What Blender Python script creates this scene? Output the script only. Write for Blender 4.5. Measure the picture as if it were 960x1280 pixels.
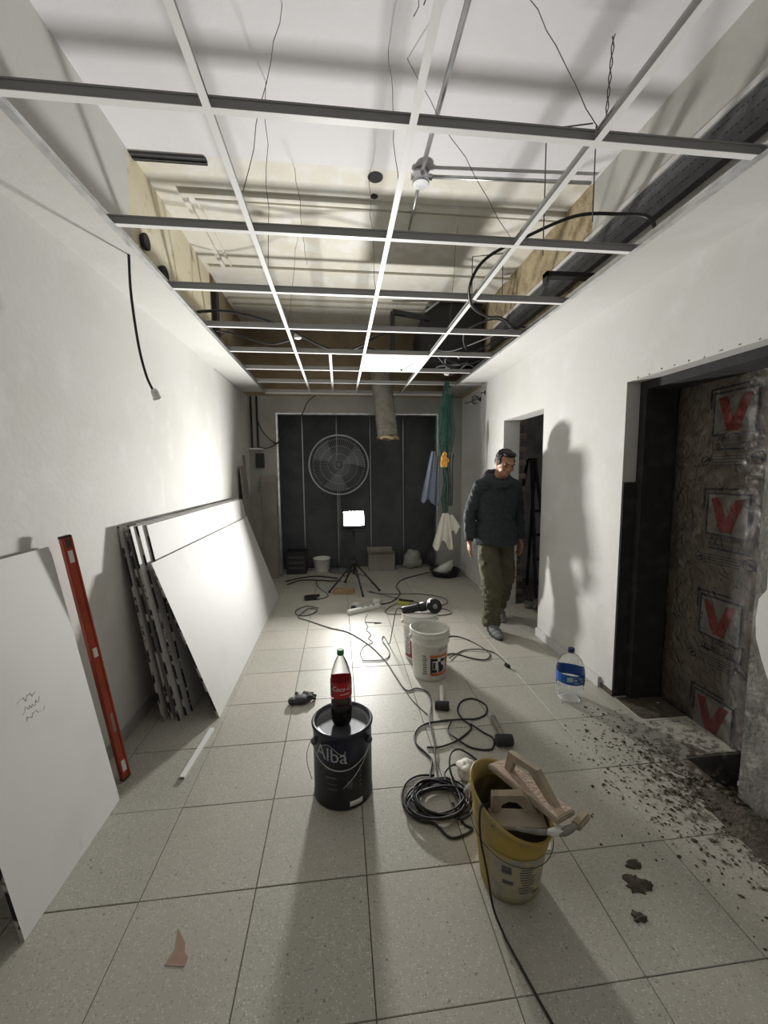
import bpy, bmesh, math, random
from mathutils import Vector, Matrix, Euler, noise
PI = math.pi
R = math.radians
random.seed(7)
scene = bpy.context.scene
for o in list(bpy.data.objects):
    bpy.data.objects.remove(o)
COL = scene.collection

# ------------------------------------------------------------------ camera
CAM_H = 1.51
F_PX, PITCH, YAW, ROLL = 502.8, 0.0999, 0.1098, -0.0086
def make_camera():
    cp, sp, cy, sy = math.cos(PITCH), math.sin(PITCH), math.cos(YAW), math.sin(YAW)
    f = Vector((sy * cp, cy * cp, -sp)); r = Vector((cy, -sy, 0)); u = r.cross(f)
    c, s = math.cos(ROLL), math.sin(ROLL)
    r2 = r * c + u * s; u2 = u * c - r * s
    m = Matrix(((r2.x, u2.x, -f.x), (r2.y, u2.y, -f.y), (r2.z, u2.z, -f.z))).to_4x4()
    m.translation = (0, 0, CAM_H)
    cd = bpy.data.cameras.new('camera'); cd.sensor_fit = 'HORIZONTAL'; cd.sensor_width = 36
    cd.lens = F_PX * 36 / 960; cd.clip_start = .02; cd.clip_end = 60
    o = bpy.data.objects.new('camera', cd); o.matrix_world = m; COL.objects.link(o)
    scene.camera = o
make_camera()

# ------------------------------------------------------------------ world, exposure
w = bpy.data.worlds.new('world'); scene.world = w; w.use_nodes = True
w.node_tree.nodes['Background'].inputs[0].default_value = (.75, .8, .9, 1)
w.node_tree.nodes['Background'].inputs[1].default_value = 0.12
vs = scene.view_settings
scene.display_settings.display_device = 'sRGB'
vs.view_transform = 'Standard'; vs.look = 'None'; vs.gamma = 1; vs.use_curve_mapping = False
vs.exposure = 0.72
LAMP_STRENGTH = 800.0       # the floodlight on the tripod
LAMP_COLOR = (1.0, .985, .95)

# ------------------------------------------------------------------ materials
def nmat(name, base, rough=.6, metal=0.0, var=None, bump=None, spec=.5, coat=0, trans=0, ior=1.45, alpha=1, coord='object', extra=None, sub=0):
    """base colour; var = (scale, second colour, low, high[, detail]) mixes a second colour by noise; bump = (scale, strength)"""
    m = bpy.data.materials.new(name); m.use_nodes = True
    nt = m.node_tree; N = nt.nodes; L = nt.links
    p = N['Principled BSDF']
    p.inputs['Base Color'].default_value = (*base, 1)
    p.inputs['Roughness'].default_value = rough; p.inputs['Metallic'].default_value = metal
    p.inputs['Specular IOR Level'].default_value = spec
    p.inputs['Coat Weight'].default_value = coat; p.inputs['Coat Roughness'].default_value = .12
    p.inputs['Transmission Weight'].default_value = trans; p.inputs['IOR'].default_value = ior
    p.inputs['Alpha'].default_value = alpha
    if var or bump or extra:
        if coord == 'object':
            co = N.new('ShaderNodeTexCoord').outputs['Object']
        else:
            co = N.new('ShaderNodeNewGeometry').outputs['Position']
        col = None
        vl = [] if not var else (var if isinstance(var, list) else [var])
        for v in vl:
            nz = N.new('ShaderNodeTexNoise'); nz.inputs['Scale'].default_value = v[0]
            nz.inputs['Detail'].default_value = v[4] if len(v) > 4 else 6
            L.new(co, nz.inputs['Vector'])
            rp = N.new('ShaderNodeMapRange'); rp.inputs[1].default_value = v[2]; rp.inputs[2].default_value = v[3]
            L.new(nz.outputs[0], rp.inputs[0])
            mx = N.new('ShaderNodeMix'); mx.data_type = 'RGBA'
            L.new(rp.outputs[0], mx.inputs[0])
            if col is None: mx.inputs[6].default_value = (*base, 1)
            else: L.new(col, mx.inputs[6])
            mx.inputs[7].default_value = (*v[1], 1)
            col = mx.outputs[2]
        if extra:
            col = extra(nt, co, col)
        if col is not None:
            L.new(col, p.inputs['Base Color'])
        if bump:
            nb = N.new('ShaderNodeTexNoise'); nb.inputs['Scale'].default_value = bump[0]; nb.inputs['Detail'].default_value = 5
            L.new(co, nb.inputs['Vector'])
            b = N.new('ShaderNodeBump'); b.inputs['Strength'].default_value = bump[1]; b.inputs['Distance'].default_value = .01
            L.new(nb.outputs[0], b.inputs['Height']); L.new(b.outputs[0], p.inputs['Normal'])
            if coat: L.new(b.outputs[0], p.inputs['Coat Normal'])
    return m

def emission(name, col, s):
    m = bpy.data.materials.new(name); m.use_nodes = True; nt = m.node_tree
    nt.nodes.remove(nt.nodes['Principled BSDF'])
    e = nt.nodes.new('ShaderNodeEmission'); e.inputs[0].default_value = (*col, 1); e.inputs[1].default_value = s
    nt.links.new(e.outputs[0], nt.nodes['Material Output'].inputs[0])
    return m

def terrazzo(nt, co, col):
    """stone chips, grime and the dirt heap trodden in beside the right doorway (world position)"""
    N, L = nt.nodes, nt.links
    pos = N.new('ShaderNodeNewGeometry').outputs['Position']
    oi = N.new('ShaderNodeObjectInfo')
    def mix(fac, a, b):
        mx = N.new('ShaderNodeMix'); mx.data_type = 'RGBA'
        L.new(fac, mx.inputs[0]); L.new(a, mx.inputs[6])
        if isinstance(b, tuple): mx.inputs[7].default_value = (*b, 1)
        else: L.new(b, mx.inputs[7])
        return mx.outputs[2]
    def rng(src, a, b):
        r = N.new('ShaderNodeMapRange'); r.inputs[1].default_value = a; r.inputs[2].default_value = b
        L.new(src, r.inputs[0]); return r.outputs[0]
    def math_(op, a, b):
        m = N.new('ShaderNodeMath'); m.operation = op; m.use_clamp = True
        for i, v in enumerate((a, b)):
            if isinstance(v, (int, float)): m.inputs[i].default_value = v
            else: L.new(v, m.inputs[i])
        return m.outputs[0]
    v = N.new('ShaderNodeTexVoronoi'); v.inputs['Scale'].default_value = 150; L.new(pos, v.inputs['Vector'])
    sep = N.new('ShaderNodeSeparateColor'); L.new(v.outputs['Color'], sep.inputs[0])
    chip = math_('MULTIPLY', rng(sep.outputs[0], .72, .76), rng(v.outputs['Distance'], .42, .30))
    c = mix(math_('MULTIPLY', chip, .62), col, (.16, .145, .12))
    chip2 = math_('MULTIPLY', rng(sep.outputs[1], .75, .8), rng(v.outputs['Distance'], .5, .35))
    c = mix(math_('MULTIPLY', chip2, .5), c, (.75, .73, .68))
    v2 = N.new('ShaderNodeTexVoronoi'); v2.inputs['Scale'].default_value = 42; L.new(pos, v2.inputs['Vector'])
    sep2 = N.new('ShaderNodeSeparateColor'); L.new(v2.outputs['Color'], sep2.inputs[0])
    spot = math_('MULTIPLY', rng(sep2.outputs[0], .88, .9), rng(v2.outputs['Distance'], .22, .12))
    c = mix(math_('MULTIPLY', spot, .75), c, (.1, .09, .075))
    # tile to tile tint
    c = mix(math_('MULTIPLY', oi.outputs['Random'], .22), c, (.62, .55, .47))
    # dirt towards the doorway
    d = N.new('ShaderNodeVectorMath'); d.operation = 'DISTANCE'
    sc = N.new('ShaderNodeVectorMath'); sc.operation = 'MULTIPLY'; sc.inputs[1].default_value = (1, .75, 1)
    L.new(pos, sc.inputs[0]); L.new(sc.outputs[0], d.inputs[0]); d.inputs[1].default_value = (1.84, 1.16, 0)
    near = rng(d.outputs['Value'], .95, .05)
    n = N.new('ShaderNodeTexNoise'); n.inputs['Scale'].default_value = 21; n.inputs['Detail'].default_value = 10; n.inputs['Roughness'].default_value = .72
    L.new(pos, n.inputs['Vector'])
    thr = math_('SUBTRACT', .74, math_('MULTIPLY', near, .34))
    df = N.new('ShaderNodeMath'); df.operation = 'SUBTRACT'; L.new(n.outputs[0], df.inputs[0]); L.new(thr, df.inputs[1])
    c = mix(math_('MULTIPLY', rng(df.outputs[0], -.01, .05), .85), c, (.085, .07, .05))
    n3 = N.new('ShaderNodeTexNoise'); n3.inputs['Scale'].default_value = 2.2; n3.inputs['Detail'].default_value = 7
    L.new(pos, n3.inputs['Vector'])
    c = mix(math_('MULTIPLY', rng(n3.outputs[0], .5, .75), .35), c, (.33, .3, .25))
    return c

MAT = {}
MAT['plaster'] = nmat('white_plaster', (.60, .595, .57), .8, var=[(1.3, (.54, .53, .50), .45, .75), (5, (.64, .64, .625), .55, .75)], bump=(35, .12), coord='world')
MAT['plaster_right'] = nmat('white_plaster_right', (.60, .595, .575), .8, var=[(1.1, (.54, .53, .495), .5, .7), (4, (.64, .64, .63), .55, .75)], bump=(30, .12), coord='world')
MAT['ceiling_white'] = nmat('ceiling_white', (.69, .675, .69), .85, var=(2, (.63, .615, .625), .5, .8), bump=(40, .08), coord='world')
MAT['ceiling_cream'] = nmat('ceiling_old_paint', (.66, .635, .56), .85, var=[(1.6, (.58, .54, .44), .5, .75), (7, (.70, .69, .65), .5, .65)], bump=(25, .25), coord='world')
MAT['cream_wall'] = nmat('old_cream_paint', (.66, .60, .44), .85, var=[(2.2, (.72, .68, .54), .45, .65), (8, (.42, .34, .22), .6, .75)], bump=(25, .4), coord='world')
MAT['render_brown'] = nmat('rough_brown_render', (.42, .345, .22), .95, var=[(9, (.24, .18, .10), .45, .65), (3, (.55, .47, .30), .5, .7)], bump=(45, .9), coord='world')
MAT['grey_wall'] = nmat('grey_wall', (.34, .335, .31), .9, var=(3, (.26, .255, .235), .45, .75), bump=(20, .2), coord='world')
MAT['plenum'] = nmat('old_grey_plaster', (.50, .49, .45), .9, var=(3, (.42, .41, .375), .45, .75), bump=(20, .2), coord='world')
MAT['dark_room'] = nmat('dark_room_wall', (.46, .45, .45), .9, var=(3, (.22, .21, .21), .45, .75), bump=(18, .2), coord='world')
MAT['brown_wall'] = nmat('unpainted_brown_wall', (.30, .235, .155), .95, var=(3.2, (.2, .155, .105), .4, .7), bump=(25, .4), coord='world')
MAT['concrete'] = nmat('raw_concrete', (.17, .165, .15), .95, var=[(6, (.10, .095, .085), .4, .65), (22, (.27, .26, .235), .55, .7)], bump=(40, .9), coord='world')
MAT['mortar'] = nmat('mortar', (.28, .26, .23), .95, var=(20, (.18, .165, .145), .4, .7), bump=(40, .7), coord='world')
MAT['tar'] = nmat('black_paint', (.022, .022, .022), .85, var=(10, (.045, .042, .04), .5, .75), bump=(30, .4), coord='world')
MAT['tile'] = nmat('terrazzo_tile', (.43, .42, .365), .5, var=(1.2, (.375, .365, .315), .4, .7), bump=(60, .05), coord='world', extra=terrazzo)
MAT['screed'] = nmat('floor_joint', (.20, .185, .155), .95, var=(14, (.28, .26, .22), .45, .7), bump=(30, .4), coord='world')
MAT['dirt'] = nmat('dirt', (.07, .058, .042), .98, var=(30, (.12, .10, .075), .45, .7), bump=(60, .8), coord='world')
MAT['gypsum'] = nmat('gypsum_board_paper', (.60, .60, .585), .7, var=[(2.5, (.55, .545, .525), .5, .75), (9, (.48, .475, .47), .68, .8)], coord='world')
MAT['gypsum_edge'] = nmat('board_edge_tape', (.48, .46, .42), .8, var=(16, (.025, .024, .026), .44, .50, 2), coord='world')
MAT['mdf'] = nmat('grey_brown_panel', (.27, .25, .225), .8, var=(4, (.2, .18, .16), .4, .7), coord='world')
MAT['grid_white'] = nmat('white_painted_steel', (.82, .82, .81), .45)
MAT['grid_web'] = nmat('steel_web', (.36, .36, .35), .5, metal=.2)
MAT['galv'] = nmat('galvanised_steel', (.62, .63, .64), .32, metal=.9, var=(12, (.45, .46, .47), .45, .65))
MAT['perf'] = nmat('perforated_steel', (.105, .107, .11), .6, metal=.3, var=(25, (.075, .075, .08), .4, .7), coord='world')
MAT['black'] = nmat('black_plastic', (.018, .018, .02), .45)
MAT['rubber'] = nmat('black_rubber', (.025, .025, .026), .6)
MAT['cable'] = nmat('black_cable', (.018, .018, .02), .5)
MAT['cable_grey'] = nmat('grey_cable', (.07, .07, .068), .55)
MAT['wire'] = nmat('tie_wire', (.12, .12, .115), .4, metal=.6)
MAT['white_plastic'] = nmat('white_plastic', (.78, .78, .74), .4, var=(6, (.66, .65, .6), .5, .75))
MAT['dirty_plastic'] = nmat('paint_splashed_plastic', (.74, .73, .68), .45, var=[(7, (.60, .58, .52), .5, .7), (26, (.85, .85, .82), .6, .68)], bump=(15, .1))
MAT['orange_paint'] = nmat('orange_red_enamel', (.40, .055, .020), .32, var=(8, (.28, .04, .018), .5, .75))
MAT['sticker'] = nmat('white_sticker', (.75, .75, .75), .35)
MAT['navy_can'] = nmat('navy_enamel', (.010, .014, .038), .35, var=(5, (.018, .02, .03), .4, .7))
MAT['can_black'] = nmat('black_enamel', (.012, .012, .013), .38, var=(9, (.03, .03, .03), .5, .8))
MAT['can_lid'] = nmat('grey_lid_steel', (.10, .105, .115), .38, metal=.6, var=(9, (.2, .2, .21), .5, .8))
MAT['print_grey'] = nmat('pale_print', (.42, .44, .47), .6)
MAT['print_dim'] = nmat('dim_print', (.10, .10, .105), .6)
MAT['red_label'] = nmat('red_label', (.48, .012, .025), .35)
MAT['dark_label'] = nmat('dark_label', (.07, .05, .05), .4)
MAT['white_print'] = nmat('white_print', (.80, .78, .78), .5)
MAT['green_cap'] = nmat('green_plastic', (.02, .16, .07), .4)
MAT['blue_cap'] = nmat('navy_plastic', (.012, .02, .07), .4)
MAT['blue_label'] = nmat('blue_label', (.012, .085, .36), .35, var=(20, (.02, .13, .45), .5, .7))
MAT['pale_print'] = nmat('pale_blue_print', (.35, .5, .62), .5)
MAT['cola'] = nmat('cola', (.006, .002, .0015), .08, spec=.5)
MAT['pet'] = nmat('clear_pet', (1, 1, 1), .03, trans=1, ior=1.12)
MAT['water_pet'] = nmat('clear_pet_bluish', (.93, .97, 1), .05, trans=1, ior=1.12)
MAT['yellow_plastic'] = nmat('yellow_plastic', (.42, .30, .06), .5, var=[(6, (.36, .29, .13), .45, .65), (16, (.26, .22, .15), .58, .72)])
MAT['cement_label'] = nmat('cement_smeared_label', (.42, .38, .27), .8, var=[(9, (.50, .40, .13), .5, .65), (22, (.33, .32, .30), .5, .66)], bump=(30, .3))
MAT['bucket_in'] = nmat('mortar_crust', (.085, .06, .03), .95, var=(14, (.20, .13, .05), .5, .7), bump=(30, .8))
MAT['wood'] = nmat('cement_stained_wood', (.36, .30, .215), .75, var=[(14, (.25, .205, .15), .45, .7), (4, (.44, .385, .30), .5, .75)])
MAT['foam'] = nmat('pinkish_foam_pad', (.50, .38, .30), .9, var=(30, (.42, .33, .26), .45, .7), bump=(80, .5))
MAT['orange_print'] = nmat('orange_print', (.55, .16, .03), .5, var=(18, (.45, .10, .03), .5, .7))
MAT['black_print'] = nmat('black_print', (.012, .012, .022), .5)
MAT['red_print'] = nmat('dull_red_print', (.28, .04, .05), .5)
MAT['kraft'] = nmat('kraft_cardboard', (.30, .23, .175), .7, var=[(2.5, (.24, .185, .14), .4, .7), (9, (.36, .30, .245), .55, .75)], coord='world')
MAT['v_red'] = nmat('red_ink', (.42, .012, .018), .6, var=(30, (.33, .03, .03), .5, .7))
MAT['ink'] = nmat('dark_blue_ink', (.022, .018, .035), .6)
MAT['pad'] = nmat('pale_cardboard', (.37, .335, .29), .7)
MAT['brick'] = nmat('old_brick', (.40, .31, .25), .95, var=(14, (.52, .46, .41), .45, .7), bump=(30, .6))
MAT['cloth_white'] = nmat('white_cloth', (.74, .72, .64), .9, var=(14, (.64, .62, .55), .5, .7), bump=(120, .3))
MAT['cloth_blue'] = nmat('grey_blue_cloth', (.20, .23, .30), .9, var=(30, (.26, .29, .36), .5, .7))
MAT['net'] = nmat('green_netting', (.025, .125, .095), .7, var=(20, (.05, .17, .14), .45, .7))
MAT['glove_orange'] = nmat('orange_glove', (.72, .34, .05), .6, var=(40, (.8, .55, .2), .55, .7))
MAT['glove_black'] = nmat('black_glove', (.03, .031, .033), .7, var=(40, (.09, .09, .09), .55, .7))
MAT['skin'] = nmat('skin', (.36, .19, .12), .55, var=(20, (.30, .15, .095), .45, .7))
MAT['hair'] = nmat('black_hair', (.010, .008, .008), .6, bump=(180, .8))
MAT['hoodie'] = nmat('charcoal_fleece', (.027, .033, .038), .95, var=(60, (.042, .049, .054), .45, .7), bump=(140, .3))
MAT['hoodie_dark'] = nmat('dark_fleece', (.035, .04, .046), .95)
MAT['olive'] = nmat('olive_twill', (.082, .077, .047), .9, var=[(7, (.12, .11, .07), .5, .7), (90, (.10, .09, .055), .5, .7)], bump=(60, .2))
MAT['shoe'] = nmat('grey_suede', (.16, .16, .155), .8, var=(22, (.24, .24, .235), .5, .7))
MAT['sole'] = nmat('dark_sole', (.05, .05, .05), .7)
MAT['eye'] = nmat('eye', (.02, .015, .012), .2)
MAT['lip'] = nmat('lips', (.25, .11, .085), .5)
MAT['duct'] = nmat('dusty_duct_wrap', (.215, .20, .175), .75, var=[(16, (.14, .13, .115), .4, .7), (5, (.27, .255, .225), .5, .7)], bump=(40, .7))
MAT['tan'] = nmat('tan_lining', (.28, .21, .12), .8, bump=(40, .6))
MAT['dark_panel'] = nmat('dark_back_panel', (.085, .088, .095), .8, var=(4, (.06, .062, .068), .4, .7), coord='world')
MAT['fan_wire'] = nmat('fan_steel', (.55, .57, .58), .4, metal=.6)
MAT['fan_blade'] = nmat('fan_blade', (.12, .125, .13), .5)
MAT['steel'] = nmat('steel', (.4, .4, .4), .35, metal=.9)
MAT['cardboard'] = nmat('brown_board_scrap', (.36, .235, .13), .85, var=(12, (.27, .17, .10), .45, .7))
MAT['yellow_tool'] = nmat('yellow_green_tool', (.42, .40, .06), .45)
MAT['terracotta'] = nmat('pinkish_dried_spill', (.33, .22, .17), .8, var=(20, (.40, .29, .23), .45, .7))
MAT['led'] = emission('led_panel_light', LAMP_COLOR, LAMP_STRENGTH)

def film_material():
    m = bpy.data.materials.new('clear_plastic_wrap'); m.use_nodes = True; nt = m.node_tree; N, L = nt.nodes, nt.links
    N.remove(N['Principled BSDF'])
    g = N.new('ShaderNodeBsdfGlossy'); g.inputs['Roughness'].default_value = .12; g.inputs[0].default_value = (.9, .9, .9, 1)
    t = N.new('ShaderNodeBsdfTransparent'); t.inputs[0].default_value = (.94, .94, .93, 1)
    f = N.new('ShaderNodeFresnel'); f.inputs[0].default_value = 1.7
    co = N.new('ShaderNodeTexCoord')
    n = N.new('ShaderNodeTexNoise'); n.inputs['Scale'].default_value = 16; n.inputs['Detail'].default_value = 6; n.inputs['Distortion'].default_value = 1.5
    L.new(co.outputs['Object'], n.inputs['Vector'])
    b = N.new('ShaderNodeBump'); b.inputs['Strength'].default_value = 1.0; b.inputs['Distance'].default_value = .05
    L.new(n.outputs[0], b.inputs['Height']); L.new(b.outputs[0], g.inputs['Normal']); L.new(b.outputs[0], f.inputs['Normal'])
    mx = N.new('ShaderNodeMixShader'); L.new(f.outputs[0], mx.inputs[0]); L.new(t.outputs[0], mx.inputs[1]); L.new(g.outputs[0], mx.inputs[2])
    L.new(mx.outputs[0], N['Material Output'].inputs[0])
    return m
MAT['film'] = film_material()
MAT['pencil'] = nmat('blue_grey_pencil', (.44, .44, .48), .7)

# ------------------------------------------------------------------ mesh building helpers
class B:
    def __init__(s): s.v = []; s.f = []; s.m = []; s.sm = []
    def add(s, vs, fs, mi=0, smooth=False):
        o = len(s.v); s.v += [tuple(v) for v in vs]
        for f in fs:
            s.f.append(tuple(i + o for i in f)); s.m.append(mi); s.sm.append(smooth)
        return s
    def box(s, x0, x1, y0, y1, z0, z1, mi=0):
        vs = [(x, y, z) for z in (z0, z1) for y in (y0, y1) for x in (x0, x1)]
        return s.add(vs, [(0, 2, 3, 1), (4, 5, 7, 6), (0, 1, 5, 4), (2, 6, 7, 3), (0, 4, 6, 2), (1, 3, 7, 5)], mi)
    def obox(s, M, sx, sy, sz, mi=0, bev=0):
        if bev:
            bm = bmesh.new(); bmesh.ops.create_cube(bm, size=1)
            for v in bm.verts: v.co = Vector((v.co.x * sx, v.co.y * sy, v.co.z * sz))
            bmesh.ops.bevel(bm, geom=bm.edges[:], offset=bev, segments=2, affect='EDGES')
            bm.verts.index_update()
            s.add([M @ v.co for v in bm.verts], [tuple(v.index for v in f.verts) for f in bm.faces], mi); bm.free(); return s
        vs = [M @ Vector((x * sx / 2, y * sy / 2, z * sz / 2)) for z in (-1, 1) for y in (-1, 1) for x in (-1, 1)]
        return s.add(vs, [(0, 2, 3, 1), (4, 5, 7, 6), (0, 1, 5, 4), (2, 6, 7, 3), (0, 4, 6, 2), (1, 3, 7, 5)], mi)
    def bar(s, a, b, w, h, mi=0, up=(0, 0, 1)):
        a = Vector(a); b = Vector(b); d = (b - a); l = d.length; d.normalize()
        u = Vector(up)
        if abs(d.dot(u)) > .98: u = Vector((0, 1, 0))
        x = d.cross(u).normalized(); z = x.cross(d)
        M = Matrix((x, d, z)).transposed().to_4x4(); M.translation = (a + b) / 2
        return s.obox(M, w, l, h, mi)
    def tube(s, pts, r, n=8, mi=0, cap=True, closed=False, smooth=True):
        pts = [Vector(p) for p in pts]; k = len(pts)
        rs = r if isinstance(r, (list, tuple)) else [r] * k
        vs = []; prev = None
        for i, p in enumerate(pts):
            if closed: t = pts[(i + 1) % k] - pts[i - 1]
            else: t = pts[min(i + 1, k - 1)] - pts[max(i - 1, 0)]
            if t.length < 1e-9: t = Vector((0, 0, 1))
            t.normalize()
            if prev is None:
                a = Vector((0, 0, 1)) if abs(t.z) < .9 else Vector((1, 0, 0))
                nrm = a.cross(t).normalized()
            else:
                nrm = prev - t * prev.dot(t)
                if nrm.length < 1e-6: nrm = Vector((1, 0, 0)).cross(t)
                nrm.normalize()
            prev = nrm; bn = t.cross(nrm)
            rr = rs[i]; rx, ry = rr if isinstance(rr, tuple) else (rr, rr)
            for j in range(n):
                a = 2 * PI * j / n
                vs.append(p + nrm * math.cos(a) * rx + bn * math.sin(a) * ry)
        fs = []
        for i in range(k if closed else k - 1):
            for j in range(n):
                a = i * n + j; b = i * n + (j + 1) % n
                c = ((i + 1) % k) * n + (j + 1) % n; d = ((i + 1) % k) * n + j
                fs.append((a, b, c, d))
        s.add(vs, fs, mi, smooth)
        if cap and not closed:
            o = len(s.v) - len(vs)
            s.f.append(tuple(o + j for j in reversed(range(n)))); s.m.append(mi); s.sm.append(False)
            s.f.append(tuple(o + (k - 1) * n + j for j in range(n))); s.m.append(mi); s.sm.append(False)
        return s
    def lathe(s, prof, n=24, c=(0, 0, 0), mi=0, cap0=True, cap1=True, M=None, smooth=True):
        vs = []
        for r, z in prof:
            for j in range(n):
                a = 2 * PI * j / n
                p = Vector((r * math.cos(a), r * math.sin(a), z))
                if M: p = M @ p
                vs.append(p + Vector(c))
        fs = []
        for i in range(len(prof) - 1):
            for j in range(n):
                fs.append((i * n + j, i * n + (j + 1) % n, (i + 1) * n + (j + 1) % n, (i + 1) * n + j))
        o = len(s.v); s.add(vs, fs, mi, smooth)
        if cap0: s.f.append(tuple(o + j for j in reversed(range(n)))); s.m.append(mi); s.sm.append(False)
        if cap1: s.f.append(tuple(o + (len(prof) - 1) * n + j for j in range(n))); s.m.append(mi); s.sm.append(False)
        return s
    def ell(s, c, r, M=None, n=16, m=10, mi=0):
        vs = [Vector((0, 0, -1))]
        for i in range(1, m):
            ph = -PI / 2 + PI * i / m
            for j in range(n):
                a = 2 * PI * j / n
                vs.append(Vector((math.cos(ph) * math.cos(a), math.cos(ph) * math.sin(a), math.sin(ph))))
        vs.append(Vector((0, 0, 1)))
        fs = [(0, 1 + (j + 1) % n, 1 + j) for j in range(n)]
        for i in range(m - 2):
            for j in range(n):
                a = 1 + i * n + j; b = 1 + i * n + (j + 1) % n
                fs.append((a, b, b + n, a + n))
        t = len(vs) - 1; o = 1 + (m - 2) * n
        fs += [(o + j, o + (j + 1) % n, t) for j in range(n)]
        out = []
        for v in vs:
            p = Vector((v.x * r[0], v.y * r[1], v.z * r[2]))
            if M: p = M.to_3x3() @ p
            out.append(p + Vector(c))
        return s.add(out, fs, mi, True)
    def loft(s, secs, n=24, mi=0):
        """horizontal elliptical sections (cx, cy, cz, rx, ry), closed"""
        vs = []
        for cx, cy, cz, rx, ry in secs:
            for j in range(n):
                a = 2 * PI * j / n; vs.append((cx + rx * math.cos(a), cy + ry * math.sin(a), cz))
        fs = []
        for i in range(len(secs) - 1):
            for j in range(n):
                fs.append((i * n + j, i * n + (j + 1) % n, (i + 1) * n + (j + 1) % n, (i + 1) * n + j))
        o = len(s.v); s.add(vs, fs, mi, True)
        s.f.append(tuple(o + j for j in reversed(range(n)))); s.m.append(mi); s.sm.append(False)
        s.f.append(tuple(o + (len(secs) - 1) * n + j for j in range(n))); s.m.append(mi); s.sm.append(False)
        return s
    def prism(s, poly, M, h, mi=0):
        """2D polygon in the local xy plane of M, extruded by h along local z"""
        n = len(poly)
        vs = [M @ Vector((x, y, 0)) for x, y in poly] + [M @ Vector((x, y, h)) for x, y in poly]
        fs = [tuple(reversed(range(n))), tuple(range(n, 2 * n))] + [(i, (i + 1) % n, n + (i + 1) % n, n + i) for i in range(n)]
        return s.add(vs, fs, mi)
    def cylpatch(s, cx, cy, rfun, a0, a1, z0, z1, nu=14, mi=0, nv=2, th=.0008):
        """curved label on an upright round body; angle 0 faces -Y, positive towards +X"""
        vs = []
        for k in (0, th):
            for j in range(nv):
                z = z0 + (z1 - z0) * j / (nv - 1)
                for i in range(nu):
                    a = a0 + (a1 - a0) * i / (nu - 1); r = rfun(z) + .0006 + k
                    vs.append((cx + r * math.sin(a), cy - r * math.cos(a), z))
        fs = []; q = nu * nv
        for j in range(nv - 1):
            for i in range(nu - 1):
                a = j * nu + i
                fs.append((q + a, q + a + 1, q + a + nu + 1, q + a + nu)); fs.append((a, a + nu, a + nu + 1, a + 1))
        for i in range(nu - 1):
            fs.append((i, i + 1, q + i + 1, q + i)); b = (nv - 1) * nu + i
            fs.append((b, q + b, q + b + 1, b + 1))
        return s.add(vs, fs, mi, True)
    def sheet(s, fn, nu, nv, th=.002, mi=0):
        """thin sheet fn(u,v)->Vector with thickness"""
        P = [[Vector(fn(i / (nu - 1), j / (nv - 1))) for i in range(nu)] for j in range(nv)]
        vs = []
        for side in (0, 1):
            for j in range(nv):
                for i in range(nu):
                    du = P[j][min(i + 1, nu - 1)] - P[j][max(i - 1, 0)]; dv = P[min(j + 1, nv - 1)][i] - P[max(j - 1, 0)][i]
                    nr = du.cross(dv); nr = nr.normalized() if nr.length > 1e-9 else Vector((0, 0, 1))
                    vs.append(P[j][i] + nr * (th * (.5 if side else -.5)))
        q = nu * nv; fs = []
        for j in range(nv - 1):
            for i in range(nu - 1):
                a = j * nu + i; fs.append((a, a + nu, a + nu + 1, a + 1)); fs.append((q + a, q + a + 1, q + a + nu + 1, q + a + nu))
        for i in range(nu - 1):
            fs.append((i, i + 1, q + i + 1, q + i)); b = (nv - 1) * nu + i; fs.append((b, q + b, q + b + 1, b + 1))
        for j in range(nv - 1):
            a = j * nu; fs.append((a, q + a, q + a + nu, a + nu)); b = a + nu - 1; fs.append((b, b + nu, q + b + nu, q + b))
        return s.add(vs, fs, mi, True)
    def mesh(s, name, mats):
        me = bpy.data.meshes.new(name); me.from_pydata(s.v, [], s.f)
        for m in mats: me.materials.append(m)
        me.polygons.foreach_set('material_index', s.m); me.polygons.foreach_set('use_smooth', s.sm)
        me.update(); return me
    def build(s, name, mats, parent=None, label=None):
        if not isinstance(mats, (list, tuple)): mats = [mats]
        o = bpy.data.objects.new(name, s.mesh(name, mats)); COL.objects.link(o)
        if parent is not None: attach(o, parent)
        if label: o['label'] = label
        return o

def attach(o, parent):
    o.parent = parent; o.matrix_parent_inverse = parent.matrix_world.inverted()
    return o
def tag(o, label, cat, group=None, kind=None):
    o['label'] = label; o['category'] = cat
    if group: o['group'] = group
    if kind: o['kind'] = kind
    return o
def thing(name, label, cat, loc=(0, 0, 0), rot=(0, 0, 0), group=None):
    o = bpy.data.objects.new(name, None); o.empty_display_size = .1; COL.objects.link(o)
    o.matrix_world = Matrix.Translation(loc) @ Euler(rot).to_matrix().to_4x4()
    o.location = loc; o.rotation_euler = rot
    return tag(o, label, cat, group)
def part(b, name, mats, parent, label=None):
    """mesh given in the parent's own local coordinates"""
    if not isinstance(mats, (list, tuple)): mats = [mats]
    o = bpy.data.objects.new(name, b.mesh(name, mats)); COL.objects.link(o); o.parent = parent
    if label: o['label'] = label
    return o
def struct(b, name, mats, label, cat):
    o = b.build(name, mats); tag(o, label, cat, kind='structure'); return o
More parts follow.
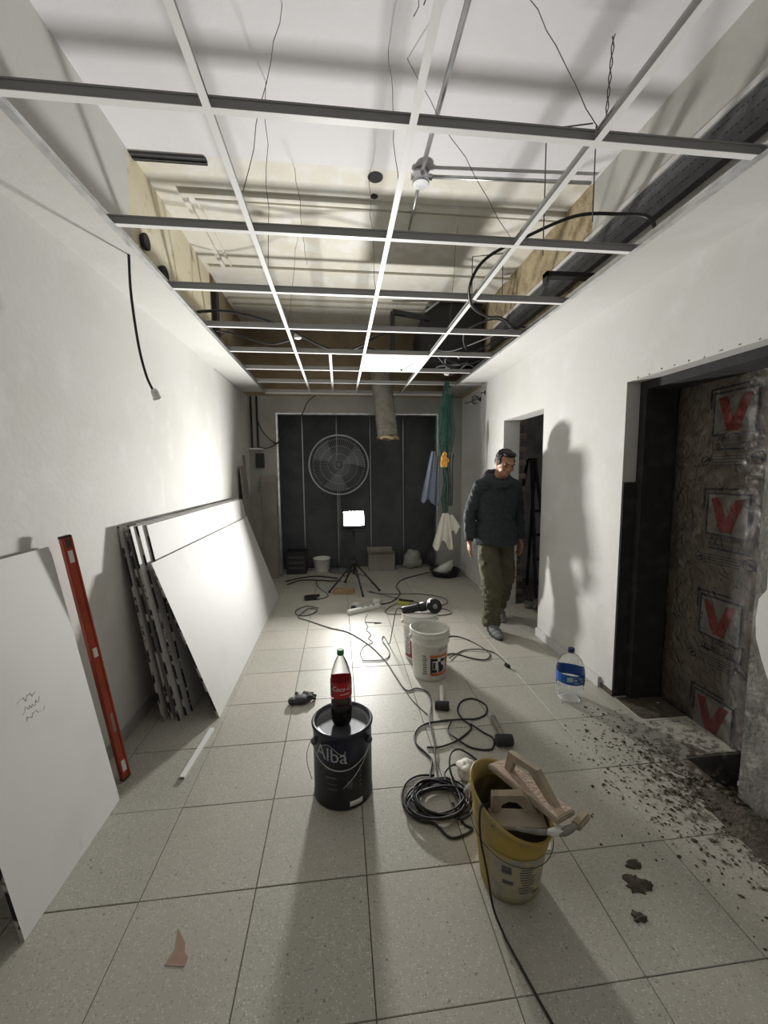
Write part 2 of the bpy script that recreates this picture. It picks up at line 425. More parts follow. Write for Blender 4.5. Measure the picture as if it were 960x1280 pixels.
def spline(pts, n=8, closed=False):
    pts = [Vector(p) for p in pts]; out = []; k = len(pts)
    for i in range(k if closed else k - 1):
        if closed: p0, p1, p2, p3 = pts[i - 1], pts[i], pts[(i + 1) % k], pts[(i + 2) % k]
        else: p0, p1, p2, p3 = pts[max(i - 1, 0)], pts[i], pts[i + 1], pts[min(i + 2, k - 1)]
        for j in range(n):
            t = j / n
            out.append(.5 * ((2 * p1) + (p2 - p0) * t + (2 * p0 - 5 * p1 + 4 * p2 - p3) * t * t + (3 * p1 - p0 - 3 * p2 + p3) * t ** 3))
    if not closed: out.append(pts[-1])
    return out
def fuse(b, name, mats, voxel, smooth=4, wrinkle=None, parent=None):
    """overlapping closed shapes grown into one continuous surface"""
    o = b.build(name, mats)
    r = o.modifiers.new('r', 'REMESH'); r.mode = 'VOXEL'; r.voxel_size = voxel; r.use_smooth_shade = True
    sm = o.modifiers.new('s', 'SMOOTH'); sm.factor = .5; sm.iterations = smooth
    dg = bpy.context.evaluated_depsgraph_get()
    me = bpy.data.meshes.new_from_object(o.evaluated_get(dg))
    o.modifiers.clear(); old = o.data; o.data = me; bpy.data.meshes.remove(old); me.name = name
    if wrinkle: 
        ns = [v.normal.copy() for v in me.vertices]
        for v, nn in zip(me.vertices, ns): v.co += nn * wrinkle(v.co)
    me.polygons.foreach_set('use_smooth', [True] * len(me.polygons)); me.update()
    if parent is not None: o.parent = parent
    return o
_txt = {}
def text_polys(body, size=1.0, shear=0.0):
    key = (body, shear)
    if key not in _txt:
        cu = bpy.data.curves.new('t', 'FONT'); cu.body = body; cu.size = 1; cu.align_x = 'CENTER'; cu.align_y = 'CENTER'; cu.shear = shear; cu.resolution_u = 3
        o = bpy.data.objects.new('t', cu); COL.objects.link(o)
        me = bpy.data.meshes.new_from_object(o.evaluated_get(bpy.context.evaluated_depsgraph_get()))
        _txt[key] = ([v.co.copy() for v in me.vertices], [tuple(p.vertices) for p in me.polygons])
        bpy.data.objects.remove(o); bpy.data.meshes.remove(me)
    vs, fs = _txt[key]
    return [(v.x * size, v.y * size) for v in vs], fs
def text_cyl(b, body, size, cx, cy, rfun, a0, z0, mi=0, shear=0, tilt=0, off=.0016):
    vs, fs = text_polys(body, size, shear); out = []
    for x, y in vs:
        z = z0 + y + x * tilt; r = rfun(z) + off; a = a0 + x / r
        out.append((cx + r * math.sin(a), cy - r * math.cos(a), z))
    b.add(out, fs, mi)
def text_plane(b, body, size, M, mi=0, shear=0):
    vs, fs = text_polys(body, size, shear)
    b.add([M @ Vector((x, y, 0)) for x, y in vs], fs, mi)
def rot(ax, ay, az): return Euler((ax, ay, az)).to_matrix().to_4x4()
def T(x, y, z): return Matrix.Translation((x, y, z))

# ================================================================== SETTING
XL, XR, ZS, ZC = -1.25, 1.79, 2.574, 3.5
Y0, YH, YB = -2.6, 5.88, 6.36
def bx(name, mats, label, cat, boxes):
    b = B()
    for q in boxes: b.box(*q)
    return struct(b, name, mats, label, cat)

# floor: screed with single terrazzo tiles set on it
fl = B()
fl.box(-1.4, 1.80, Y0, 6.5, -.14, -.022)
fl.box(1.80, 2.12, 1.80, 2.40, -.14, -.024); fl.box(1.80, 2.35, Y0, 1.80, -.24, -.20); fl.box(1.80, 3.6, 3.0, 6.5, -.14, -.004)
floor = struct(fl, 'floor', [MAT['screed']], 'pale speckled terrazzo tile floor with dark joints', 'floor')
TS, TX, TY, G = .405, -1.1412, 1.7764, .0014
tile_meshes = {}
def tile(x0, x1, y0, y1):
    wx, wy = round(x1 - x0, 4), round(y1 - y0, 4)
    if (wx, wy) not in tile_meshes:
        b = B(); c = .0016
        hx, hy = wx / 2 - G, wy / 2 - G
        vs = [(sx * hx, sy * hy, -.024) for sx, sy in ((-1, -1), (1, -1), (1, 1), (-1, 1))]
        vs += [(sx * hx, sy * hy, -c) for sx, sy in ((-1, -1), (1, -1), (1, 1), (-1, 1))]
        vs += [(sx * (hx - c), sy * (hy - c), 0) for sx, sy in ((-1, -1), (1, -1), (1, 1), (-1, 1))]
        fs = [(8, 9, 10, 11)] + [(i + k, (i + 1) % 4 + k, (i + 1) % 4 + 4 + k, i + 4 + k) for k in (0, 4) for i in range(4)]
        b.add(vs, fs); tile_meshes[(wx, wy)] = b.mesh('tile', [MAT['tile']])
    o = bpy.data.objects.new('tile', tile_meshes[(wx, wy)]); COL.objects.link(o); o.parent = floor
    o.location = ((x0 + x1) / 2, (y0 + y1) / 2, random.uniform(-.0012, .0004))
    o.rotation_euler = (random.uniform(-.0015, .0015), random.uniform(-.0015, .0015), 0)
xs = [XL] + [TX + TS * i for i in range(0, 8)] + [1.79]
for j in range(-12, 12):
    y1 = TY - TS * j; y0 = y1 - TS
    if y1 < Y0 or y0 > 6.34: continue
    for a, c in zip(xs[:-1], xs[1:]):
        tile(a, c, max(y0, Y0), min(y1, 6.35))
# doorway tiles: the near part of the sill is broken out down to the dirt
tile(1.79, 2.10, 1.80, 2.10); tile(1.79, 2.10, 2.10, 2.385)
for a in (3.42, 3.84): tile(1.79, 2.06, a, a + .42)

# left wall
lw = B()
lw.box(-1.4, XL, Y0, YH, -.1, ZS, 0); lw.box(-1.4, XL - .001, Y0, 2.81, ZS, 3.6, 0); lw.box(-1.4, XL - .001, 2.81, 4.40, ZS, 3.6, 1)
lw.box(-1.4, XL + .004, 4.40, YH, ZS, 3.6, 2)
struct(lw, 'wall_left', [MAT['plaster'], MAT['cream_wall'], MAT['brown_wall']], 'long white plastered wall behind the leaning boards', 'wall')

# right wall with two door openings
D1a, D1b, D2a, D2b, DH = 3.41, 4.27, 1.53, 2.384, 2.05
rw = B()
JY = 4.95
rw.box(XR, 2.10, Y0, 1.30, -.3, DH, 0); rw.box(XR + .012, 2.10, 1.30, D2a, -.3, DH, 3)
rw.box(XR, 2.10, Y0, D2b, DH, ZS, 0)
rw.box(XR, 2.10, D2b, D2b + .3, -.02, ZS, 0); rw.box(XR, 1.97, D2b + .3, D1a, -.02, ZS, 0)
rw.box(XR, 1.97, D1a, D1b, DH, ZS, 0); rw.box(XR, 1.97, D1b, JY, -.02, ZS, 0)
rw.box(XR + .03, 1.97, JY, 6.5, -.02, ZS, 0)
rw.box(XR, 1.97, Y0, 2.81, ZS, 3.6, 1); rw.box(XR + .002, 1.97, 2.81, 6.5, ZS, 3.6, 2)
struct(rw, 'wall_right', [MAT['plaster_right'], MAT['plenum'], MAT['render_brown'], MAT['concrete']], 'white plastered wall with two unframed door openings', 'wall')
# ragged plaster edge left on the near jamb
pe = B(); rnd = random.Random(3)
poly = [(1.28, .45), (1.38, .52), (1.44, .63), (1.47, .70), (1.498, .78), (1.505, .86), (1.50, .95), (1.47, 1.0), (1.475, 1.2), (1.46, 1.4), (1.48, 1.7), (1.50, 2.05), (1.28, 2.05)]
pe.prism(poly, Matrix(((0, 0, -1, XR + .013), (1, 0, 0, 0), (0, 1, 0, 0), (0, 0, 0, 1))), .016)
struct(pe, 'trim_1', [MAT['plaster_right']], 'ragged edge of white plaster left on the raw concrete jamb', 'plaster edge')
# old upper ceiling
uc = B()
uc.box(-1.4, 2.0, Y0, 2.84, ZC - .012, 3.65, 0); uc.box(-1.4, 2.0, 2.84, 6.5, ZC, 3.65, 1)
struct(uc, 'ceiling', [MAT['ceiling_white'], MAT['ceiling_cream']], 'old upper ceiling, white in front and cream with mouldings behind', 'ceiling')
md = B()
def ridge(b, x0, x1, y0, y1, h): b.box(x0, x1, y0, y1, ZC - h, ZC + .01)
ridge(md, -1.08, XR, 3.17, 3.215, .03); ridge(md, -1.0, XR, 3.265, 3.285, .014); ridge(md, -1.08, -1.045, 3.215, 4.22, .03)
ridge(md, -1.0, -.985, 3.285, 4.22, .014); ridge(md, -1.2, XR, 4.22, 4.245, .022); ridge(md, -1.2, XR, 4.93, 4.955, .03); ridge(md, -1.2, XR, 5.1, 5.12, .03)
struct(md, 'trim_2', [MAT['ceiling_cream']], 'stained plaster mouldings on the old cream ceiling', 'moulding')
# lowered gypsum borders round the open grid
bx('trim_3', [MAT['plaster']], 'lowered white gypsum border along the left wall', 'soffit', [(XL, -.957, Y0, 5.60, ZS, ZS + .0125)])
bx('trim_4', [MAT['plaster_right']], 'lowered white gypsum border along the right wall', 'soffit', [(1.467, XR, Y0, JY + .05, ZS, ZS + .0125)])
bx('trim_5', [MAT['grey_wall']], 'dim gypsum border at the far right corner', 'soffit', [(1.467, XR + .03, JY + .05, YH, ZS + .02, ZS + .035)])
def border_track(xa, sgn, y1, name, label):
    b = B()
    b.box(min(xa, xa + sgn * .03), max(xa, xa + sgn * .03), Y0, y1, ZS + .013, ZS + .016)
    b.box(min(xa, xa + sgn * .002), max(xa, xa + sgn * .002), Y0, y1, ZS - .003, ZS + .045)
    b.box(min(xa + sgn * .055, xa + sgn * .095), max(xa + sgn * .055, xa + sgn * .095), Y0, y1, ZS + .013, ZS + .045)
    b.box(min(xa - sgn * .026, xa), max(xa - sgn * .026, xa), Y0, y1, ZS - .003, ZS - .001)
    struct(b, name, [MAT['galv']], label, 'metal track')
border_track(-.957, -1, 5.60, 'trim_6', 'galvanised track edging the left ceiling opening')
border_track(1.467, 1, JY + .1, 'trim_7', 'galvanised track edging the right ceiling opening')
bx('trim_8', [MAT['plaster_right']], 'pale plaster lip above the perforated strip', 'plaster lip', [(XR - .012, XR + .001, Y0, 4.6, 3.115, 3.15)])

# far end: header wall with a wide opening, dark panel wall behind it
hd = B()
hd.box(XL - .1, -.87, YH, YH + .12, -.02, ZS, 0); hd.box(-.87, 1.46, YH, YH + .12, 2.345, ZS, 0); hd.box(1.46, XR + .1, YH, YH + .12, -.02, ZS, 0)
hd.box(XL - .1, XR + .1, YH, YH + .12, ZS, 3.6, 1)
struct(hd, 'wall_back', [MAT['grey_wall'], MAT['brown_wall']], 'grey wall at the far end with a wide framed opening', 'wall')
fr = B()
fr.box(-.87, 1.46, YH - .012, YH + .1, 2.322, 2.345); fr.box(-.87, -.845, YH - .012, YH + .1, -.01, 2.322); fr.box(1.435, 1.46, YH - .012, YH + .1, -.01, 2.322)
struct(fr, 'trim_9', [MAT['galv']], 'thin metal frame round the far opening', 'frame')
bk = B().box(-1.4, 1.95, YB + .04, YB + .15, -.02, 3.0)
back = struct(bk, 'wall_rear', [MAT['dark_panel']], 'dark panelled partition inside the far opening', 'wall')
pm = None
for i, x in enumerate([-1.07, -.55, -.03, .49, 1.01]):
    if pm is None: pm = B().box(.01, .51, 0, .035, 0, 2.9).mesh('panel', [MAT['dark_panel']])
    o = bpy.data.objects.new('panel', pm); COL.objects.link(o); o.parent = back; o.location = (x, YB + .005, 0)
sm_ = B().box(-.007, .007, 0, .025, 0, 2.9).mesh('stud', [MAT['steel']])
for x in (-.55, -.03, .49, 1.01):
    o = bpy.data.objects.new('stud', sm_); COL.objects.link(o); o.parent = back; o.location = (x, YB - .025, 0)
# back of the room behind the viewpoint
bx('wall_front', [MAT['plaster']], 'plain white wall behind the viewpoint', 'wall', [(-1.4, 2.1, Y0 - .15, Y0, -.1, 3.6)])
# side room seen through the far door
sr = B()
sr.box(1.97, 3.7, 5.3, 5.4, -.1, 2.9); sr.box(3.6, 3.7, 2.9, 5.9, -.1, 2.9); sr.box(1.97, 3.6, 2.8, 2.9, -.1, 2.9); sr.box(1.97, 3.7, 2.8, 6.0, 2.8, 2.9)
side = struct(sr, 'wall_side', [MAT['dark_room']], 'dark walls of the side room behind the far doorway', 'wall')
bm_ = {}
for k in range(27):
    for i in range(1):
        half = (k + i) % 2 == 0
        wdt = .20 if half else .13
        key = wdt
        if key not in bm_:
            bb = B(); bb.obox(Matrix.Identity(4), wdt - .012, .11, .066, 0, .006); bm_[key] = bb.mesh('brick', [MAT['brick']])
        o = bpy.data.objects.new('brick', bm_[key]); COL.objects.link(o); o.parent = side
        x = 2.0 + (.10 if half else .065) + (0 if i == 0 else (.20 if half else .13))
        if i == 1 and half and k % 3 == 0: x -= .0
        if i == 1: 
            if not half: continue
            x = 2.0 + .13 + .10 if (k + 0) % 2 else x
        o.location = (x, 4.62 + random.uniform(-.008, .008), .04 + k * .078)
        o.rotation_euler = (0, 0, random.uniform(-.05, .05))
bx('trim_10', [MAT['mortar']], 'mortar core of the broken brick pier in the side room', 'mortar', [(1.975, 2.17, 4.60, 4.75, 0, 2.15)])

# door reveals of the near opening
bx('trim_11', [MAT['tar']], 'black painted lower part of the far jamb', 'jamb', [(XR + .004, 1.885, D2b - .010, D2b + .001, -.02, 1.43)])
bx('door_1', [MAT['tar']], 'black steel frame post in the near doorway', 'door frame', [(1.882, 2.10, D2b - .055, D2b, -.02, 2.05), (1.885, 2.10, D2a, D2b - .055, 2.0, 2.05)])
bx('door_2', [MAT['tar']], 'black wall of the shaft behind the wrapped door', 'shaft', [(2.20, 2.35, .9, D2b + .1, -.24, 2.6)])
dirt_sill = B().box(1.795, 2.10, 2.10, 2.33, .0, .004)
# baseboards
bx('baseboard_right', [MAT['plaster_right']], 'grey stone skirting under the right wall', 'baseboard', [(XR - .022, XR, 2.50, D1a - .005, 0, .072), (XR + .006, XR + .03, JY, YH, 0, .07), (XR - .02, XR, D1b + .02, JY, 0, .07)])
bx('baseboard_left', [MAT['grey_wall']], 'grey skirting under the left wall', 'baseboard', [(XL, XL + .014, Y0, YH, 0, .072)])
bx('trim_12', [MAT['dirt']], 'dark gap where the right skirting is missing', 'gap', [(XR - .006, XR + .002, D2b - .01, 2.49, 0, .035)])
# crumbled edge of the lintel
le = B()
for i in range(10):
    y = 1.5 + i * .088; le.ell((XR + .001, y, DH + .004 + random.uniform(0, .012)), (.005, random.uniform(.004, .013), random.uniform(.002, .006)), n=6, m=4)
tag(le.build('lintel_chips', [MAT['mortar']]), 'row of dark chipped spots along the near door head', 'chips', kind='stuff')

# ------------------------------------------------------------------ suspended grid
GX = [-.363, .247, .857]; GY = [.7375 + .61 * j for j in range(0, 9)]
grid = thing('ceiling_grid', 'exposed white metal ceiling grid without tiles, hung from wires', 'ceiling grid', (0, 0, 0))
def tee(b, a, c, width=.024, web=.038):
    a = Vector(a); c = Vector(c); up = Vector((0, 0, 1))
    b.bar(a, c, width, .0015, 0); b.bar(a + up * web / 2, c + up * web / 2, .0016, web, 1); b.bar(a + up * web, c + up * web, .006, .006, 1)
for x in GX:
    b = B(); tee(b, (x, Y0, ZS), (x, GY[8], ZS), .024); part(b, 'main_runner', [MAT['grid_white'], MAT['grid_web']], grid)
for y in GY:
    ends = [-.957] + GX + [1.467]
    if y > 5.0: ends[-1] = 1.46
    for a, c in zip(ends[:-1], ends[1:]):
        b = B(); tee(b, (a + (.002 if a in GX else -.03), y, ZS + .001), (c - (.002 if c in GX else -.03), y, ZS + .001)); part(b, 'cross_tee', [MAT['grid_white'], MAT['grid_web']], grid)
b = B(); tee(b, (-.06, GY[5], ZS + .001), (-.06, GY[8], ZS + .001)); part(b, 'short_tee', [MAT['grid_white'], MAT['grid_web']], grid)
b = B(); b.bar((-.957, GY[8] + .012, ZS + .01), (1.467, GY[8] + .012, ZS + .01), .004, .05); b.bar((-.957, GY[8] + .03, ZS - .012), (1.467, GY[8] + .03, ZS - .012), .05, .003); part(b, 'end_angle', [MAT['grid_white']], grid)
def kinked(a, c, amp, n, seed):
    r = random.Random(seed); a = Vector(a); c = Vector(c)
    return [a.lerp(c, i / n) + (Vector((r.uniform(-amp, amp), r.uniform(-amp, amp), r.uniform(-amp, amp))) if 0 < i < n else Vector()) for i in range(n + 1)]
hang = [((-.20, 1.95, ZC), (-.355, 1.75, 2.61)), ((.38, 1.82, ZC), (.255, 1.36, 2.9)), ((.71, 1.72, ZC), (.865, 1.34, 2.61)), ((.36, 2.12, ZC), (.84, 1.96, 2.61)),
        ((-.33, 2.3, ZC), (-.36, 2.35, 2.61)), ((.24, 2.95, ZC), (.25, 2.6, 2.61)), ((-.3, 3.6, ZC), (-.36, 3.2, 2.61)), ((1.0, 3.4, ZC), (.86, 3.1, 2.61)), ((-.25, 2.9, ZC), (-.20, 3.1, 3.0)), ((.27, 2.10, ZC), (.255, 1.7, 2.61))]
for i, (a, c) in enumerate(hang):
    part(B().tube(kinked(a, c, .008, 9, i), .0017, 5), 'hanger_wire', [MAT['wire']], grid)
b = B()   # twisted end of the nearest tie wires
for k in range(2):
    b.tube([Vector((.872 - .004 * math.sin(t * 1.3 + k * PI), 1.32 - .02 * t / 14 + .004 * math.cos(t * 1.3 + k * PI), 2.61 + .016 * t)) for t in range(16)], .0018, 5)
part(b, 'wire_twist', [MAT['wire']], grid)
b = B()
for k in range(2):
    b.tube([Vector((.275 + .009 * math.sin(t * 1.2 + k * PI), 1.30 + .009 * math.cos(t * 1.2 + k * PI), 2.88 + .016 * t)) for t in range(16)], .0018, 5)
part(b, 'wire_twist', [MAT['wire']], grid)
for x, y, z0, z1 in ((1.035, 2.03, 2.58, 3.16), (1.26, 1.98, 2.72, 3.16), (.86, 2.60, 2.58, 2.85), (1.06, 2.60, 2.58, 2.83)):
    b = B().tube([(x, y, z0), (x, y, z1)], .003, 6)
    part(b, 'threaded_rod', [MAT['wire']], grid)
for x0, y, z in ((1.035, 2.03, 3.16), (.86, 2.60, 2.85)):
    part(B().tube([(x0, y, z), (x0 + .22, y - .03, z + .02)], .003, 6), 'threaded_rod', [MAT['wire']], grid)
o = B().box(GX[1] + .008, GX[2] - .008, GY[5] + .006, GY[6] - .006, ZS + .003, ZS + .017).build('ceiling_tile', [MAT['grid_white']])
tag(o, 'single white ceiling tile laid in the grid beside the hanging duct', 'ceiling tile')

# ------------------------------------------------------------------ plenum: perforated strip, pipe, slot, box, duct, cables
ps = thing('perforated_strip', 'dark perforated steel strip fixed high along the right wall', 'cable tray')
b = B(); b.box(XR - .008, XR - .002, Y0, 4.7, 2.90, 3.112); b.box(XR - .05, XR - .002, Y0, 4.7, 2.896, 2.90); part(b, 'plate', [MAT['perf']], ps)
b = B()
for i in range(190):
    y = .2 + i * .0232
    for r_ in range(4):
        z = 2.925 + r_ * .052
        if (i + r_ * 2) % 5 < 4: b.box(XR - .0092, XR - .0080, y, y + .012, z, z + .005)
o = part(b, 'perforation', [MAT['tar']], ps); o['kind'] = 'stuff'
part(B().box(XR - .012, XR - .001, Y0, 4.7, 3.112, 3.118), 'rolled_edge', [MAT['galv']], ps, 'bright steel edge')
b = B().box(1.40, XR, 2.68, 2.74, 2.80, 2.83); b.box(1.40, 1.41, 2.68, 2.74, 2.76, 2.83)
tag(b.build('bracket', [MAT['black']]), 'black bracket arm sticking out under the perforated strip', 'bracket')

cp = thing('conduit_pipe', 'steel conduit with a round junction box under the upper ceiling', 'pipe', (0, 0, 0))
part(B().tube([(.56, Y0, 3.45), (.575, 2.80, 3.45)], .012, 10), 'pipe', [MAT['galv']], cp)
part(B().tube([(.63, 2.82, 3.452), (1.74, 2.77, 3.452)], .012, 10), 'pipe', [MAT['galv']], cp)
part(B().tube([(.578, 2.86, 3.45), (.60, 3.55, 3.45)], .010, 10), 'pipe', [MAT['galv']], cp)
b = B().lathe([(.052, 3.405), (.056, 3.41), (.056, 3.47), (.05, 3.487)], 20, (.577, 2.83, 0)); b.tube([(.577, 2.76, 3.45), (.577, 2.90, 3.45)], .019, 10); b.tube([(.51, 2.83, 3.45), (.65, 2.82, 3.45)], .019, 10)
part(b, 'junction_box', [MAT['galv']], cp)

sl = thing('air_slot', 'dark linear slot at the left end of the white ceiling', 'vent')
part(B().box(-1.247, -.80, 2.845, 2.90, 3.474, 3.499), 'slot_body', [MAT['tar']], sl)
part(B().box(-1.247, -.80, 2.838, 2.845, 3.472, 3.499), 'slot_rail', [MAT['perf']], sl); part(B().box(-1.247, -.80, 2.868, 2.873, 3.466, 3.474), 'slot_rail', [MAT['perf']], sl)
for x, y, r_, lab in ((.283, 2.93, .05, 'larger dark hole knocked in the cream ceiling'), (.292, 3.12, .026, 'smaller dark hole in the moulding behind')):
    b = B().lathe([(r_ * 1.05, ZC - .004), (r_, ZC + .0)], 14, (x, y, 0)); tag(b.build('ceiling_hole', [MAT['tar']]), lab, 'hole')
b = B().lathe([(.03, 0), (.045, .002), (.05, .012), (.05, .03)], 14, (XL + .001, 2.95, 3.02), M=rot(0, PI / 2, 0)); tag(b.build('conduit_hole', [MAT['tar']]), 'round black conduit end high on the left wall, upper of two', 'hole')
b = B().lathe([(.03, 0), (.05, .002), (.058, .012), (.058, .04)], 14, (XL + .001, 3.2, 2.93), M=rot(0, PI / 2, 0)); tag(b.build('conduit_hole', [MAT['tar']]), 'round black conduit end high on the left wall, lower of two', 'hole')
b = B().box(XL, XL + .05, 4.42, 4.52, 2.7, 3.42); tag(b.build('wall_recess_strip', [MAT['tar']]), 'tall black strip where the cream wall meets brown wall', 'strip')

ac = thing('black_cabinet', 'black angular metal cabinet hung above the far right of the grid', 'cabinet')
poly = [(1.74, 3.495), (1.20, 3.495), (1.04, 3.36), (1.0, 3.2), (1.0, 2.83), (1.74, 2.83)]
MX = Matrix(((1, 0, 0, 0), (0, 0, 1, 4.86), (0, 1, 0, 0), (0, 0, 0, 1)))
part(B().prism(poly, MX, .55), 'casing', [MAT['black']], ac)
b = B(); b.bar((.66, 4.9, 3.38), (1.10, 4.86, 3.30), .05, .05); b.bar((.66, 4.9, 3.38), (.66, 4.92, 2.85), .05, .05); part(b, 'arm_frame', [MAT['black']], ac)
b = B(); b.bar((1.04, 4.85, 3.37), (1.21, 4.85, 3.497), .02, .02); part(b, 'edge_strip', [MAT['galv']], ac)

du = thing('flexible_duct', 'dusty grey wrapped flexible duct hanging down through the grid', 'duct')
path = spline([(.55, 5.84, 2.98), (.55, 5.6, 2.98), (.555, 5.40, 2.85), (.575, 5.31, 2.58), (.60, 5.25, 2.3), (.62, 5.22, 2.08), (.635, 5.20, 1.95)], 9)
rr_ = [.132 + .005 * math.sin(i * 2.4) + random.uniform(-.002, .003) for i in range(len(path))]
part(B().tube(path, rr_, 22, cap=False), 'outer_wrap', [MAT['duct']], du)
e = path[-1]; dirv = (path[-1] - path[-3]).normalized()
b = B(); rg = random.Random(2)
b.tube([(e.x + (.122 + rg.uniform(-.006, .008)) * math.cos(2 * PI * k / 26), e.y + (.122 + rg.uniform(-.006, .008)) * math.sin(2 * PI * k / 26), e.z - .006 + rg.uniform(-.012, .010)) for k in range(26)], [.014 + rg.uniform(0, .010) for k in range(26)], 8, closed=True)
b.tube([(e.x + .10 * math.cos(R(a)), e.y + .10 * math.sin(R(a)), e.z + .06 - .03 * abs(math.sin(R(a * 3)))) for a in range(-150, 10, 12)], .018, 7)
part(b, 'torn_lining', [MAT['tan']], du, 'torn tan lining at the open end')
part(B().tube([path[-9] + dirv * .0, path[-2]], .098, 16, cap=True), 'inner_liner', [MAT['galv']], du)

def cable(name, label, pts, r, mat='cable', n=8, cat='cable', closed=False, group=None, seg=6):
    o = B().tube(spline(pts, n, closed), r, seg, closed=closed).build(name, [MAT[mat]])
    return tag(o, label, cat, group)
cl = thing('hanging_lamp_lead', 'black lead with a bare lamp holder hanging at the left wall', 'cable')
part(B().tube(spline([(-1.02, 2.19, 2.66), (-1.0, 2.2, 2.60), (-1.005, 2.21, 2.4), (-.995, 2.23, 2.16), (-.985, 2.27, 2.02), (-.975, 2.31, 1.955)], 8), .0062, 8), 'lead', [MAT['cable']], cl)
part(B().lathe([(.008, .0), (.016, -.008), (.019, -.02), (.019, -.045), (.022, -.05), (.022, -.058), (.015, -.06)], 14, (-.973, 2.313, 1.96), M=rot(.25, -.25, 0)), 'lamp_holder', [MAT['white_plastic']], cl, 'white lamp holder')

cable('loop_cable', 'thick black cable looping over the right edge of the grid', [(1.64, 2.02, 2.66), (1.62, 2.05, 2.80), (1.50, 2.13, 2.86), (1.30, 2.20, 2.88), (1.05, 2.28, 2.80), (.86, 2.36, 2.72), (.80, 2.45, 2.62), (.86, 2.60, 2.56), (1.02, 2.75, 2.55), (1.2, 2.95, 2.62), (1.42, 3.2, 2.63)], .0095)
cable('plenum_cable', 'longest dark cable sagging across the far end of the grid', [(-1.2, 3.55, 2.80), (-.9, 3.65, 2.86), (-.5, 3.75, 2.80), (-.1, 3.9, 2.66), (.15, 3.85, 2.64), (.4, 3.75, 2.74), (.7, 3.7, 2.76)], .012)
cable('plenum_cable', 'dark cable strung below the thickest far cable at the left', [(-1.2, 3.62, 2.70), (-.95, 3.8, 2.74), (-.6, 3.9, 2.68), (-.3, 3.9, 2.74), (.0, 3.95, 2.62), (.3, 4.0, 2.70), (.55, 4.2, 2.63)], .008)
cable('plenum_cable', 'thin dark cable arching over the left end of the far grid', [(-1.15, 3.9, 2.66), (-1.0, 4.1, 2.86), (-.8, 4.2, 2.95), (-.55, 4.2, 2.84), (-.35, 4.15, 2.73), (-.1, 4.0, 2.66)], .006)
cable('tangled_cable', 'black cables tangled above the far right grid corner', [(1.50, 3.3, 2.62), (1.3, 3.3, 2.74), (1.1, 3.5, 2.70), (1.25, 3.8, 2.62), (1.5, 3.7, 2.72), (1.6, 3.4, 2.68), (1.4, 3.2, 2.64), (1.1, 3.9, 2.66), (.9, 4.0, 2.72), (1.3, 4.3, 2.64), (1.55, 4.2, 2.68)], .007)
cable('tangled_cable', 'grey cables tangled over the last bays at the right', [(.95, 4.2, 2.80), (1.2, 4.4, 2.64), (1.45, 4.5, 2.72), (1.3, 4.7, 2.62), (1.1, 4.5, 2.66), (1.4, 4.3, 2.64), (1.55, 4.6, 2.66)], .009, 'cable_grey')
dl = thing('spot_lamp', 'small round white lamp head lying among cables above the grid', 'lamp', (-.352, 3.88, 2.74))
part(B().lathe([(.008, .03), (.028, .026), (.034, .012), (.034, -.006), (.026, -.014)], 16), 'shell', [MAT['white_plastic']], dl)
part(B().tube([(0, 0, .03), (-.1, -.05, .05), (-.25, -.03, .04)], .003, 5), 'lead', [MAT['cable_grey']], dl)
b = B().tube(spline([(.86, 3.82, ZS + .04), (.80, 3.95, 2.60), (.72, 4.12, 2.56), (.66, 4.2, 2.55)], 6), .003, 5); b.ell((.655, 4.21, 2.548), (.012, .012, .010))
tag(b.build('dangling_wire', [MAT['cable']]), 'thin black wire end dangling below the single white ceiling tile', 'wire')
pl = thing('plug_adapter', 'white plug adapter hanging by its lead at the right end bay', 'plug', (1.20, 4.45, 2.60))
b = B(); b.obox(rot(0, .1, 0), .05, .045, .075, 0, .006); part(b, 'adapter_body', [MAT['white_plastic']], pl)
part(B().tube(spline([(0, 0, .03), (-.02, 0, .12), (.05, .02, .2), (.14, .0, .14)], 6), .005, 6), 'lead', [MAT['white_plastic']], pl)

# ================================================================== FLOODLIGHT on tripod
fl_ = thing('work_floodlight', 'lit floodlight on a tripod stand at the far end of the room', 'floodlight', (.19, 5.11, 0))
HT = T(-.02, -.03, .90) @ rot(R(-24), 0, 0)
b = B(); b.obox(HT, .30, .05, .23, 0, .012)
for i in range(9): b.obox(HT @ T(-.12 + .03 * i, .04, 0), .006, .04, .19)
hd_ = part(b, 'housing', [MAT['black']], fl_)
b = B(); b.obox(HT @ T(0, -.050, .102), .30, .056, .022); b.obox(HT @ T(0, -.050, -.102), .30, .056, .022); b.obox(HT @ T(.137, -.050, 0), .022, .056, .22); b.obox(HT @ T(-.137, -.050, 0), .022, .056, .22)
part(b, 'beam_hood', [MAT['black']], hd_)  # rim added as a deep hood to keep the beam off the side walls
q = [HT @ Vector(v) for v in ((-.12, -.0265, -.08), (.12, -.0265, -.08), (.12, -.0265, .08), (-.12, -.0265, .08))]
part(B().add(q, [(0, 1, 2, 3)]), 'led_panel', [MAT['led']], hd_, 'glowing white light panel')
b = B(); b.bar((-.18, -.02, .76), (.14, -.02, .76), .03, .006); b.bar((-.178, -.02, .76), (-.178, -.03, .92), .006, .03); b.bar((.138, -.02, .76), (.138, -.03, .92), .006, .03)
part(b, 'yoke', [MAT['black']], fl_)
b = B(); b.tube([(-.02, -.02, .20), (-.02, -.02, .765)], .013, 10); b.tube([(-.02, -.02, .34), (-.02, -.02, .52)], .018, 10); part(b, 'pole', [MAT['black']], fl_)
b = B(); b.lathe([(.03, .33), (.034, .34), (.034, .375), (.03, .385)], 12, (-.02, -.02, 0)); b.ell((.02, -.02, .36), (.014, .014, .014)); part(b, 'collar', [MAT['black']], fl_)
